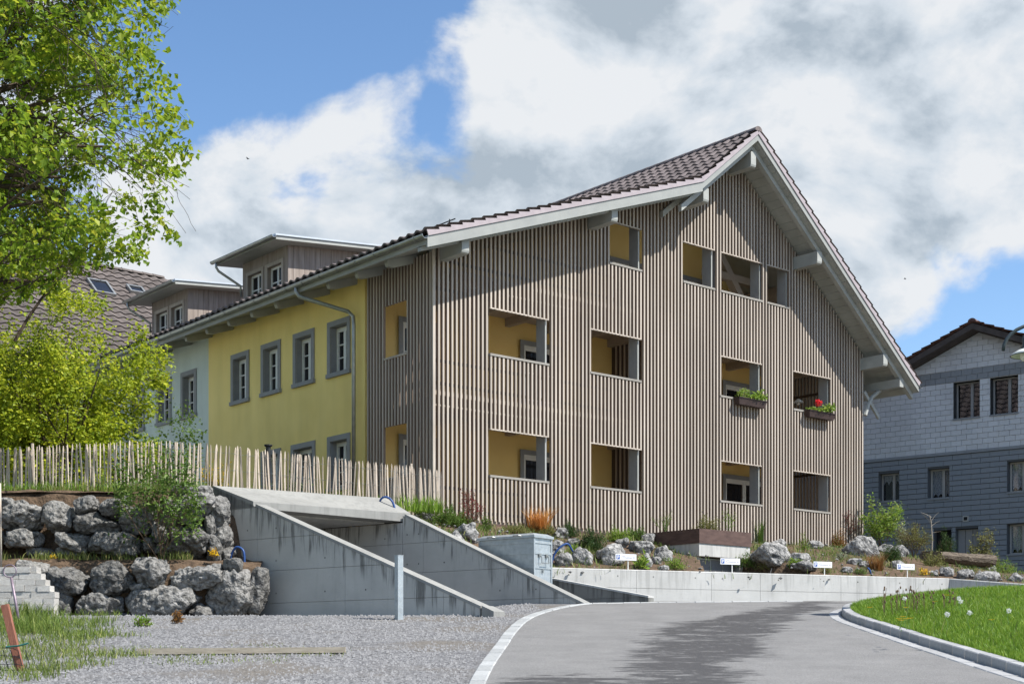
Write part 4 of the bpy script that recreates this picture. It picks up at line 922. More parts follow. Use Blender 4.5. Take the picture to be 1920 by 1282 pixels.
# ------------------------------------------------------------------ boulders and rocks
import bmesh
def boulder_mesh(name, seed, sub, m, dims, amp=.10, fine=.035, box=.45, ncut=10):
    """rugged stone of half sizes dims (metres): rounded block, sheared by random planes, then pitted"""
    bm = bmesh.new(); bmesh.ops.create_icosphere(bm, subdivisions=sub, radius=1.0); r = random.Random(seed); off = Vector((r.uniform(0, 50), r.uniform(0, 50), r.uniform(0, 50)))
    planes = [(Vector((r.gauss(0, 1), r.gauss(0, 1), r.gauss(0, .8))).normalized(), r.uniform(.66, .90)) for _ in range(ncut)]; D = Vector(dims); k = min(dims); am = min(amp, k*.35); fi = min(fine, k*.14)
    for v in bm.verts:
        p = v.co.normalized(); q = max(abs(p.x), abs(p.y), abs(p.z)); p = p*(1-box) + p/q*box*.88
        for n, d in planes:
            e = p.dot(n)-d
            if e > 0: p = p - n*e*.92
        w = Vector((p.x*D.x, p.y*D.y, p.z*D.z)); nd = Vector((p.x/D.x, p.y/D.y, p.z/D.z)).normalized()
        h = am*mnoise.noise(w*2.2+off) + fi*(1.3*mnoise.noise(w*7+off) + .8*mnoise.noise(w*15+off)) - fi*1.6*max(0, mnoise.noise(w*10-off)-.18)*2
        v.co = w + nd*h
    me = bpy.data.meshes.new(name); bm.to_mesh(me); bm.free(); me.materials.append(m)
    me.polygons.foreach_set('use_smooth', [True]*len(me.polygons)); return me
def boulder_wall(name, label, D, rows, dep):
    root = empty(name); tag(root, label, 'boulder wall'); r = random.Random(len(rows))
    for i, (x, y, w, h) in enumerate(rows):
        DD = D + max(0, (x-330))*.0045 + (.0 if h > 25 else .12); c = px_at(x, y, DD); k = DD/FPX/2*1.10
        dd = dep*r.uniform(.8, 1.1)*(1.0 if h > 28 else .6)
        Mx = Matrix.Translation((c.x, c.y + dd*.35, c.z)) @ Matrix.Rotation(r.uniform(-.12, .12), 4, 'Y') @ Matrix.Rotation(r.uniform(-.2, .2), 4, 'Z')
        place('boulder', boulder_mesh('boulder', i*7+len(rows), 5 if w > 60 else 4, M_boulder, (w*k, dd, h*k), .09, .045), root, Mx)
ROCKS = [boulder_mesh('rock', 40+i, 3, M_rock, (1, .8, .6), .2, .1) for i in range(4)]
UP = [(-75, 965, 80, 60), (-30, 1010, 90, 40), (39, 963, 74, 58), (107, 971, 58, 56), (161, 949, 44, 34), (208, 952, 46, 38), (180, 983, 92, 38), (41, 1009, 74, 36), (135, 1015, 74, 34), (222, 1020, 103, 48), (259, 975, 64, 50), (231, 938, 26, 24), (282, 960, 46, 40),
      (320, 968, 40, 60), (357, 948, 88, 58), (357, 1008, 86, 74), (383, 921, 36, 22), (399, 946, 20, 22), (345, 917, 50, 20), (75, 1035, 58, 20), (132, 1036, 54, 18), (279, 1020, 26, 28), (298, 996, 36, 56), (310, 1030, 40, 24), (395, 985, 26, 60), (404, 1028, 34, 50), (5, 940, 40, 20), (411, 962, 34, 62), (413, 1005, 36, 56), (426, 1040, 34, 34)]
LO = [(60, 1067, 60, 34), (122, 1090, 77, 58), (203, 1085, 88, 58), (281, 1072, 68, 58), (368, 1081, 99, 54), (432, 1062, 36, 32), (116, 1134, 42, 48), (184, 1138, 94, 50), (301, 1132, 132, 66), (436, 1112, 92, 98), (478, 1106, 46, 94), (366, 1122, 24, 24), (240, 1154, 44, 16), (262, 1098, 40, 16), (-60, 1090, 90, 60), (20, 1085, 60, 40), (375, 1146, 44, 30)]
boulder_wall('boulder_wall', 'upper tier of rugged grey boulders below the picket fence', 25.75, UP, .42)
boulder_wall('boulder_wall', 'lower tier of rugged grey boulders standing on the gravel yard', 24.75, LO, .42)

RK = [(797, 966, 24, 30, 'at the right end of the picket fence'), (878, 1000, 46, 40, 'behind the far passage wall, left of the metal bin'), (852, 1012, 30, 28, 'half hidden by the far passage wall coping'),
      (1053, 1001, 30, 24, 'topmost right behind the metal bin'), (1046, 1024, 32, 34, 'close against the right side of the metal bin'), (1074, 1019, 28, 20, 'under the dark dwarf pine beside the bin'), (1057, 1051, 32, 26, 'below the blue hose by the bin'), (1092, 1044, 36, 36, 'between the hose by the bin and the leftmost parking sign'),
      (1146, 1042, 54, 44, 'biggest one behind the leftmost parking sign'), (1166, 1022, 30, 18, 'small one above the leftmost parking sign'), (1188, 1025, 22, 22, 'narrow one right above the leftmost parking sign'), (1207, 1028, 38, 26, 'left of the rust box, in the upper row'), (1242, 1041, 38, 30, 'nearest to the concrete flank of the rust box'), (1213, 1053, 18, 30, 'upright one beside the yellow leaved plant'), (1232, 1052, 18, 16, 'small round one at the foot of the rust box bank'), (1217, 1011, 26, 26, 'highest one left of the rust box'), (1245, 1066, 20, 10, 'flat one on the wall edge left of the rust box'),
      (1441, 1046, 60, 42, 'largest dark one to the right of the rust box'), (1457, 1022, 30, 20, 'above the largest dark rock right of the rust box'), (1497, 1047, 42, 24, 'right next to the largest dark rock'), (1506, 1067, 44, 18, 'low one on the wall edge left of the third parking sign'), (1526, 1023, 32, 18, 'below the lower right loggia'),
      (1613, 1030, 56, 42, 'big pale one below the right corner of the slat front'), (1626, 1012, 26, 18, 'at the very foot of the right corner of the slat front'), (1655, 1030, 34, 18, 'left one of the pale pair under the green shrub'), (1687, 1036, 34, 26, 'right one of the pale pair under the green shrub'), (1604, 1054, 26, 14, 'small one above and right of the third parking sign'), (1622, 1058, 24, 14, 'second small one right of the third parking sign'), (1588, 1069, 26, 14, 'pale pointed one just right of the third parking sign post'),
      (1682, 1060, 26, 18, 'touching the left edge of the rightmost parking sign'), (1752, 1075, 18, 13, 'small pale one under the dark log'), (1775, 1074, 26, 20, 'smooth greenish one above the wall corner'), (1812, 1078, 34, 24, 'in front of the right half of the dark log'), (1850, 1083, 50, 22, 'wide one lying right of the log above the shaded wall'), (1856, 1064, 22, 13, 'small one behind the wide right hand rock'), (1905, 1085, 30, 18, 'rightmost, at the picture edge')]
for i, (x, y, w, h, ph) in enumerate(RK):
    c = on_bank(x, y + h*.25); k = c.y/FPX/2*1.22; r = random.Random(i*3+1)
    Mx = Matrix.Translation((c.x, c.y, c.z + h*k*.35)) @ Matrix.Rotation(r.uniform(-.22, .22), 4, 'Y') @ Matrix.Rotation(r.uniform(-.4, .4), 4, 'Z')
    o = place('rock', boulder_mesh('rock', 300+i, 4, M_rock, (w*k, w*k*r.uniform(.7, 1.0), h*k), .13, .04, .3, 12), None, Mx); tag(o, 'grey limestone rock ' + ph, 'rock', 'rocks in the planted bank')

# small stacked block wall at the left edge
def block_wall():
    root = empty('block_wall'); tag(root, 'small stacked wall of pale square stone blocks at the left edge', 'block wall'); r = random.Random(4)
    ms = []
    for q in range(4):
        me = stone_mesh('stone_block', 1, 1, .5, q+20); me.materials.append(M_block); ms.append(me)
    c0 = px_at(-45, 1150, 23.6)
    for j in range(9):
        z = 2.22 + j*.105; x = c0.x - .3 + r.uniform(-.1, .1); end = px_at(101 - max(0, j-4)*9, 1100, 23.6).x
        while x < end-.02:
            w = r.choice((.17, .22, .34, .46)); w = min(w, end-x)
            if w < .06: break
            Mx = Matrix.Translation((x+w/2, 23.72+r.uniform(-.02, .02)+j*.012, z+.05)) @ Matrix.Rotation(r.uniform(-.03, .03), 4, 'Y') @ Matrix.Diagonal((w-.008, .24, .133, 1))
            place('stone_block', r.choice(ms), root, Mx); x += w
block_wall()

# ------------------------------------------------------------------ picket fence of split chestnut pales
def picket_mesh(seed):
    r = random.Random(seed); n = 5; zs = [-.12, .15, .35, .55, .75, .92, 1.0]; rings = []; mb = MB(); ph = r.uniform(0, 6)
    bx, by = r.uniform(-.02, .02), r.uniform(-.02, .02); base = [r.uniform(.75, 1.2) for _ in range(n)]
    for z in zs:
        rad = .0185*(1.0 if z < .93 else .42)*(1.05-.12*z); c = (bx*math.sin(z*3+ph), by*math.sin(z*2.4+ph))
        rings.append(mb.vs([(c[0]+rad*base[k]*math.cos(ph+k*2*math.pi/n)*1.15, c[1]+rad*base[k]*math.sin(ph+k*2*math.pi/n)*.8, z) for k in range(n)]))
    for a, b in zip(rings, rings[1:]):
        for k in range(n): mb.f.append((a+k, a+(k+1) % n, b+(k+1) % n, b+k))
    mb.f.append(tuple(rings[-1]+k for k in range(n))); me = mb.mesh('picket'); me.materials.append(M_wood_raw); return me
def fence():
    root = empty('picket_fence'); tag(root, 'pale split-wood picket fence bound with wire along the terrace edge', 'fence'); ms = [picket_mesh(i) for i in range(10)]; r = random.Random(9)
    kn = [(-140, 28.0, 5.78), (0, 27.7, 5.78), (120, 27.4, 5.80), (300, 27.3, 5.86), (480, 28.0, 5.81), (600, 28.7, 5.76), (700, 29.3, 5.73), (828, 30.25, 5.69)]
    P = resample(catmull([((x-960)/FPX*D, D, z) for x, D, z in kn]), .066); th = [[], [], []]
    for i, p in enumerate(P):
        hh = r.uniform(1.0, 1.10); z0 = p[2]-hh
        Mx = Matrix.Translation((p[0], p[1]+r.uniform(-.012, .012), z0+r.uniform(-.025, .02))) @ Matrix.Rotation(r.gauss(0, .022), 4, 'Y') @ Matrix.Rotation(r.gauss(0, .03), 4, 'X') @ Matrix.Rotation(r.uniform(0, 6.28), 4, 'Z') @ Matrix.Diagonal((r.uniform(.8, 1.25), r.uniform(.8, 1.2), hh, 1))
        place('picket', ms[i % 10], root, Mx)
        for q, f in enumerate((.22, .55, .86)): th[q].append((p[0], p[1]-.03+.06*(i % 2), p[2]-1.05+1.05*f+r.uniform(-.008, .008)))
    for t in th: MB().tube(t, .0035, 4).obj('wire', M_zinc, root)
    for x in (60, 330, 560, 770):
        D = float(np.interp(x, [k[0] for k in kn], [k[1] for k in kn]))+.06; c = px_at(x, 900, D); MB().tube([(c.x, D, 4.4), (c.x+.01, D, 5.86 if x < 400 else 5.78)], [.035, .028], 7).obj('fence_post', M_wood_raw, root)
fence()

# ------------------------------------------------------------------ foliage generators
def leaf_cloud(name, C, size, m, parent=None, seed=0, droop=.3, aspect=.62, shade=None):
    """one mesh of folded leaf faces at the points C"""
    r = np.random.default_rng(seed); n = len(C); L = size*r.uniform(.6, 1.25, n); W = L*aspect
    th = r.uniform(0, 2*np.pi, n); ph = r.normal(-droop, .55, n)
    d = np.stack([np.cos(th)*np.cos(ph), np.sin(th)*np.cos(ph), np.sin(ph)], 1)
    up = r.normal(0, .55, (n, 3)) + np.array([0, 0, 1.0]); sx = np.cross(d, up); sx /= np.linalg.norm(sx, axis=1)[:, None] + 1e-9; nz = np.cross(sx, d)
    L_ = L[:, None]; W_ = W[:, None]
    v = np.stack([C, C+d*L_*.45+sx*W_*.5+nz*L_*.10, C+d*L_, C+d*L_*.45-sx*W_*.5+nz*L_*.10], 1).reshape(-1, 3)
    i = np.arange(n)*4; f = np.concatenate([np.stack([i, i+1, i+2], 1), np.stack([i, i+2, i+3], 1)])
    a = np.clip(r.normal(.5, .2, n) + (0 if shade is None else shade), 0, 1)
    return mk(name, np_mesh(name, v, f, np.tile(a, 2)), m, parent)

def grow(r, start, direc, length, rad, depth, out_br, tips, spread=.75, kids=(4, 6), sag=0.0, wob=.18):
    """recursive branches; out_br gets (points, radii), tips gets end positions"""
    pts = [np.array(start, float)]; d = np.array(direc, float); d /= np.linalg.norm(d); n = 6
    for i in range(n):
        d = d + r.normal(0, wob, 3)*.5 + np.array([0, 0, -sag]); d /= np.linalg.norm(d); pts.append(pts[-1] + d*length/n)
    out_br.append((pts, [max(.004, rad*(1-.75*i/n)) for i in range(n+1)]))
    if depth == 0:
        for p in pts[2:]: tips.append(p)
        return
    for k in range(r.integers(*kids)):
        f = r.uniform(.3, 1.0); j = min(n, int(f*n)); q = r.normal(0, 1, 3); q -= d*np.dot(q, d); q /= np.linalg.norm(q)+1e-9
        nd = d*(1-spread*.5) + q*spread; grow(r, pts[j], nd, length*r.uniform(.5, .72), rad*.5*(1-.4*f), depth-1, out_br, tips, spread, kids, sag, wob)
    if depth == 1: tips.extend(pts[4:])
def branches_obj(name, br, m, parent, sides=5, minr=0.0):
    mb = MB()
    for pts, rs in br:
        if max(rs) >= minr: mb.tube([tuple(p) for p in pts], list(rs), sides if max(rs) > .03 else 3, False)
    return mb.obj(name, m, parent, True)

M_leaf_big = leaf_mat('maple_leaves', ((.075, .15, .012), (.21, .32, .022), (.42, .46, .045)), .48)
M_leaf_yel = leaf_mat('yellow_green_leaves', ((.11, .18, .013), (.31, .39, .028), (.58, .60, .055)), .45)
M_leaf_mid = leaf_mat('green_leaves', ((.045, .095, .015), (.10, .18, .03), (.20, .28, .06)), .35)
M_leaf_dark = leaf_mat('dark_needles', ((.02, .05, .014), (.05, .10, .024), (.11, .15, .04)), .2)
M_leaf_fresh = leaf_mat('fresh_leaves', ((.08, .15, .02), (.18, .30, .04), (.36, .42, .09)), .4)
M_leaf_red = leaf_mat('red_leaves', ((.07, .01, .012), (.16, .025, .025), (.28, .06, .05)), .3)
M_leaf_org = leaf_mat('orange_straw', ((.35, .16, .04), (.55, .27, .07), (.70, .42, .16)), .3)
M_leaf_olv = leaf_mat('olive_leaves', ((.09, .10, .03), (.19, .20, .06), (.34, .33, .12)), .35)
M_leaf_silver = leaf_mat('silver_leaves', ((.16, .20, .13), (.30, .35, .24), (.48, .52, .40)), .3)
M_leaf_brown = leaf_mat('brown_tuft', ((.14, .07, .02), (.27, .14, .045), (.40, .25, .09)), .3)
M_leaf_yflow = leaf_mat('yellow_blossom', ((.5, .30, .01), (.75, .50, .015), (.9, .68, .04)), .2)

def big_tree():
    root = empty('maple_tree', (-11.6, 23.2, 2.3)); tag(root, 'tall bright green leafy tree reaching in from the left edge', 'tree')
    r = np.random.default_rng(21); br = []; tips = []
    trunk = [(0, 0, -.3), (.08, .05, 2), (.0, .1, 4.2), (.15, 0, 6.5), (.1, .1, 9), (.2, .05, 11.5), (.15, .1, 13.8)]
    MB().tube(trunk, [.34, .28, .25, .21, .16, .10, .04], 10).obj('trunk', M_bark, root, True)
    for k in range(78):
        z = r.uniform(3.6, 13.6); a = r.uniform(-1.5, 1.5) if k < 66 else r.uniform(1.5, 4.8)
        ln = (4.7 + 1.6*math.sin(np.clip((z-3.0)/11, 0, 1)*math.pi))*r.uniform(.8, 1.08)
        d = (math.cos(a), math.sin(a), r.uniform(.0, .45) if z < 8 else r.uniform(.15, .7))
        grow(r, (.1, .05, z), d, ln*.72, .105*(1.2-z/18), 3, br, tips, .70, (3, 6), .035, .22)
    T = np.array(tips)
    # measured crown envelope of this tree: reach towards the house by height, rounding off front and back
    EZ = [7.2, 7.4, 7.69, 8.0, 8.35, 8.62, 9.59, 10.2, 11.34, 11.96, 12.22, 12.49, 14.25]; EX = [-13, -9.4, -8.2, -6.9, -6.07, -5.17, -5.35, -5.23, -5.5, -5.72, -5.17, -5.06, -5.28]
    def inside(p): x, y, z = p[0]-11.6, p[1]+23.2, p[2]+2.3; return x < np.interp(z-.25*max(0, y-23.2), EZ, EX) - .22*max(0, y-23.2) - .12*max(0, 23.2-y) and z > 6.6
    T = np.array([t for t in T if inside(t) and mnoise.noise((t[0]*.85, t[1]*.85, t[2]*.95)) > -.02])
    r.shuffle(T)
    n = min(len(T), 8500); T = T[:n]; per = 11
    C = np.repeat(T, per, 0) + r.normal(0, .085, (n*per, 3))*np.array([1, 1, .8])
    sh = np.repeat(r.normal(0, .14, n), per)
    leaf_cloud('crown', C, .115, M_leaf_big, root, 5, .55, .78, sh)
    keep = [(pts, rs) for pts, rs in br if inside(pts[-1])]
    branches_obj('limbs', keep, M_bark, root, 6)
big_tree()

def shrub_tree(name, label, cat, base, h, w, seed, m, leaf, n_main, per, mbark=M_bark, depth=2, spread=.8, aspect=.6, lean=.35, rad=.05, sag=0.0, maxtips=2500, cloud=.1, group=None, crown='crown', stem='stems', up=1.0):
    root = empty(name, base); tag(root, label, cat, group); r = np.random.default_rng(seed); br = []; tips = []
    for k in range(n_main):
        a = 2*math.pi*k/n_main + r.uniform(-.4, .4); q = r.uniform(.1, 1)*w/h*1.0
        grow(r, (r.uniform(-.03, .03)*w, r.uniform(-.03, .03)*w, -.05), (math.cos(a)*q, math.sin(a)*q, up), h*r.uniform(.5, .8), rad, depth, br, tips, spread, (3, 6), sag, .2)
    T = np.array(tips); hw = np.hypot(T[:, 0], T[:, 1]); k = np.maximum(1, hw/(w*.55)); T[:, 0] /= k; T[:, 1] /= k; T[:, 2] = np.clip(T[:, 2], .04*h, h*1.02)
    r.shuffle(T); T = T[:maxtips]; n = len(T); C = np.repeat(T, per, 0) + r.normal(0, cloud, (n*per, 3))
    C[:, 2] = np.maximum(C[:, 2], .01)
    leaf_cloud(crown, C, leaf, m, root, seed+1, .25, aspect, np.repeat(r.normal(0, .13, n), per)); br = [q for q in br if math.hypot(q[0][-1][0], q[0][-1][1]) < w*.62 and q[0][-1][2] < h*1.06]; branches_obj(stem, br, mbark, root, 4); return root
# yellow-green Japanese-maple like tree behind the fence
b = px_at(118, 905, 30.6); shrub_tree('garden_maple', 'rounded yellow-green small tree growing behind the picket fence', 'tree', (b.x-.25, 30.6, 4.7), 4.45, 4.3, 31, M_leaf_yel, .088, 13, 20, M_bark, 3, .78, .75, rad=.06, maxtips=3400, cloud=.11, crown='crown', stem='trunk')
b = px_at(285, 905, 31.2); shrub_tree('garden_shrub', 'darker green bush to the right of the yellow-green tree', 'shrub', (b.x, 31.2, 4.7), 2.6, 1.7, 33, M_leaf_mid, .085, 6, 10, M_bark, 2, .8, .7, rad=.035, maxtips=500, cloud=.12)
b = px_at(40, 905, 32.5); shrub_tree('garden_shrub', 'deep green tall bush behind the yellow-green tree at the left edge', 'shrub', (b.x-.6, 33.2, 4.7), 3.5, 2.8, 35, M_leaf_mid, .10, 7, 12, M_bark, 3, .8, .7, rad=.05, maxtips=1500, cloud=.14)
# shrub growing out of the boulder wall
b = px_at(300, 1042, 25.35); shrub_tree('wall_shrub', 'leafy green shrub with bare stems growing between the two boulder tiers', 'shrub', (b.x, 25.35, 3.38), 2.05, 1.25, 37, M_leaf_mid, .085, 9, 7, M_twig, 2, .55, .5, rad=.016, maxtips=420, cloud=.07, up=1.25)

def tuft(name, label, cat, base, h, w, n, m, seed, wid=.012, lean=.8, group=None):
    r = np.random.default_rng(seed); a = r.uniform(0, 6.283, n); q = np.sqrt(r.uniform(0, 1, n))*w/2; XY = np.stack([base[0]+q*np.cos(a), base[1]+q*np.sin(a)*.8], 1)
    o = blades(name, XY, np.full(n, base[2]-.03), h, wid, m, lean, seed, kind=None); tag(o, label, cat, group); return o
def mound(name, label, cat, base, h, w, n, leaf, m, seed, aspect=.3, stems=None, group=None, flat=1.0):
    r = np.random.default_rng(seed); root = empty(name, base); tag(root, label, cat, group)
    u = r.normal(0, 1, (n, 3)); u /= np.linalg.norm(u, axis=1)[:, None]; u[:, 2] = abs(u[:, 2]); rr = r.uniform(.45, 1.0, n)[:, None]; lump = 1+.22*np.sin(u[:, :1]*7+seed)+.18*np.sin(u[:, 1:2]*9+seed*2)
    C = u*rr*lump*np.array([w/2, w/2*.8, h]); leaf_cloud('foliage', C, leaf, m, root, seed, -.5, aspect); mb = MB()
    for k in range(7): a = k*.9; mb.tube([(0, 0, -.05), (math.cos(a)*w*.2, math.sin(a)*w*.16, h*.4), (math.cos(a)*w*.36, math.sin(a)*w*.3, h*.75)], [.012, .009, .004], 4)
    mb.obj('stems', M_twig, root); return root
def kb(x, y): c = on_bank(x, y); return (c.x, c.y, c.z), c.y/FPX
G = 'plants on the bank'
def pm(kind, name, label, x, y, w, h, m, seed, n=700, leaf=.05, **kw):
    c, k = kb(x, y)
    if kind == 'm': return mound(name, label, 'plant', c, h*k, w*k, n, leaf, m, seed, group=G, **kw)
    if kind == 't': return tuft(name, label, 'grass tuft', c, h*k, w*k, n, m, seed, group=G, **kw)
    if kind == 's': return shrub_tree(name, label, 'shrub', c, h*k, w*k, seed, m, leaf, kw.get('nm', 6), kw.get('per', 6), M_twig, 2, kw.get('spread', .5), kw.get('aspect', .5), rad=kw.get('rad', .012), maxtips=n, cloud=kw.get('cloud', .04), up=kw.get('up', 1.2), group=G)
pm('m', 'ground_cover', 'low green spreading plant at the fence end behind the passage', 838, 985, 66, 34, M_leaf_mid, 51, 1500, .07)
pm('m', 'ground_cover', 'bright green low plant just right of the fence end', 868, 990, 40, 26, M_leaf_fresh, 52, 800, .07)
pm('s', 'barberry', 'thin red-leaved shrub in front of the left slats', 884, 1000, 40, 98, M_leaf_red, 53, 170, .05, nm=5, per=3, spread=.4, up=1.6)
pm('m', 'ground_cover', 'green leafy clump at the foot of the left red shrub', 910, 995, 26, 30, M_leaf_mid, 54, 500, .06)
pm('m', 'dwarf_conifer', 'olive heath-like cushion directly behind the metal bin', 965, 1000, 60, 16, M_leaf_olv, 55, 1400, .055, aspect=.2)
pm('m', 'dwarf_conifer', 'second olive cushion behind the bin, right of the first', 1020, 1000, 50, 16, M_leaf_olv, 56, 1100, .055, aspect=.2)
pm('t', 'orange_grass', 'orange dry ornamental grass behind the metal bin', 1012, 998, 34, 52, M_leaf_org, 57, 260, wid=.02, lean=.7)
pm('m', 'dwarf_pine', 'dark green dwarf pine right of the orange grass', 1067, 1008, 40, 26, M_leaf_dark, 58, 1700, .075, aspect=.14)
pm('m', 'dwarf_pine', 'larger dark green dwarf pine left of the leftmost parking sign', 1108, 1030, 52, 36, M_leaf_dark, 59, 2300, .08, aspect=.14)
pm('m', 'ground_cover', 'fresh green carpet plant above the leftmost parking sign', 1160, 1016, 50, 24, M_leaf_fresh, 60, 1200, .06)
pm('m', 'ground_cover', 'fresh green carpet plant left of the rust box', 1192, 1012, 46, 22, M_leaf_mid, 61, 1100, .06)
pm('m', 'leafy_plant', 'yellow-green broad-leaved plant right of the leftmost parking sign', 1203, 1066, 26, 24, M_leaf_fresh, 62, 90, .16, aspect=.4)
pm('m', 'trailing_plant', 'green trailing plant spilling over the wall left of the rust box', 1268, 1067, 40, 22, M_leaf_fresh, 63, 500, .06)
pm('m', 'leafy_plant', 'small green plant with a yellow bloom right of the rust box', 1392, 1064, 34, 28, M_leaf_mid, 64, 420, .07)
pm('m', 'leafy_plant', 'glossy leaved plant below the largest dark rock', 1432, 1068, 36, 20, M_leaf_olv, 65, 420, .06)
pm('m', 'leafy_plant', 'green rosette on the wall edge right of the largest dark rock', 1486, 1070, 26, 18, M_leaf_fresh, 66, 260, .09)
pm('t', 'upright_grass', 'upright green grass behind the rust box on its right', 1418, 1008, 28, 44, M_leaf_mid, 67, 160, wid=.02, lean=.25)
pm('m', 'heath', 'brown-green dry mound left of the right red shrub', 1568, 1024, 46, 30, M_leaf_brown, 68, 1300, .07, aspect=.15)
pm('m', 'heath', 'dark olive spiky plant under the right red shrub', 1562, 1010, 40, 20, M_leaf_olv, 69, 800, .09, aspect=.12)
pm('s', 'barberry', 'thin red-leaved shrub in front of the right corner of the slats', 1588, 1008, 40, 70, M_leaf_red, 70, 170, .05, nm=6, per=3, spread=.4, up=1.6)
pm('m', 'ground_cover', 'green tuft below the lower right loggia', 1507, 1032, 22, 30, M_leaf_fresh, 71, 260, .06)
pm('m', 'ground_cover', 'grey-green clump above the third parking sign', 1577, 1048, 26, 16, M_leaf_silver, 72, 260, .05)
pm('t', 'rusty_grass', 'rust-brown grass right of the third parking sign', 1642, 1068, 26, 36, M_leaf_brown, 73, 240, wid=.014, lean=.7)
pm('m', 'dwarf_pine', 'dark green dwarf pine left of the dark log', 1672, 1052, 42, 28, M_leaf_dark, 74, 1900, .075, aspect=.14)
pm('s', 'garden_shrub', 'tall loose green shrub at the right corner of the slat front', 1655, 1022, 66, 100, M_leaf_fresh, 75, 420, .085, nm=6, per=6, spread=.6, cloud=.07)
pm('s', 'willow_shrub', 'grey-green willowy shrub right of the tall green one', 1716, 1036, 60, 70, M_leaf_olv, 76, 420, .075, nm=9, per=4, spread=.35, aspect=.22, up=1.6)
pm('s', 'silver_shrub', 'silvery spiky plant between the green shrub and the willowy one', 1688, 1034, 26, 64, M_leaf_silver, 77, 200, .05, nm=4, per=5, spread=.25, up=2.)
pm('m', 'cypress', 'dense dark green upright conifer in front of the grey door', 1776, 1042, 38, 56, M_leaf_dark, 78, 3200, .075, aspect=.16)
pm('m', 'trailing_plant', 'olive spreading plant in front of the dark log', 1748, 1062, 50, 30, M_leaf_olv, 79, 900, .06)
pm('m', 'leafy_plant', 'yellow blooming plant on the wall right of the rightmost parking sign', 1733, 1078, 22, 14, M_leaf_yflow, 80, 240, .05)
pm('s', 'garden_shrub', 'dark thin shrub with yellow leaves right of the log', 1848, 1056, 46, 76, M_leaf_olv, 81, 260, .06, nm=5, per=5, spread=.45, up=1.5)
pm('m', 'leafy_plant', 'yellow-green plant hanging at the right end of the log', 1868, 1058, 26, 36, M_leaf_fresh, 82, 420, .06)
pm('m', 'ground_cover', 'green weeds above the shaded wall at the right edge', 1885, 1074, 50, 24, M_leaf_fresh, 83, 700, .06)
pm('m', 'ground_cover', 'pale green cushion between log and right hand rocks', 1822, 1062, 34, 12, M_leaf_silver, 84, 500, .05)
pm('m', 'ground_cover', 'small green clump beside the post of the third parking sign', 1548, 1074, 20, 12, M_leaf_olv, 85, 240, .05)
pm('m', 'ground_cover', 'green clump between the third sign and the rusty grass', 1612, 1076, 30, 12, M_leaf_mid, 86, 300, .05)
pm('m', 'leafy_plant', 'fresh green leaves beside the blue hose right of the bin', 1076, 1038, 22, 16, M_leaf_fresh, 87, 140, .09)
def sapling():
    c, k = kb(1747, 1042); root = empty('bare_sapling', c); tag(root, 'bare leafless young tree standing above the dark log', 'sapling'); r = np.random.default_rng(4)
    MB().tube([(0, 0, -.1), (.02, 0, .6), (-.01, 0, 1.1), (-.06, 0, 1.32)], [.02, .018, .014, .008], 6).obj('trunk', M_greywood, root); br = []
    for z, dx, dz in ((1.0, .26, .16), (1.05, -.28, .32), (1.12, -.20, .20), (1.15, .22, .25), (.8, .3, .05), (1.25, -.3, .15)): br.append(([np.array((0, 0, z)), np.array((dx*.5, .03, z+dz*.6)), np.array((dx, .05, z+dz))], [.009, .006, .003]))
    branches_obj('twigs', br, M_greywood, root, 4)
sapling()

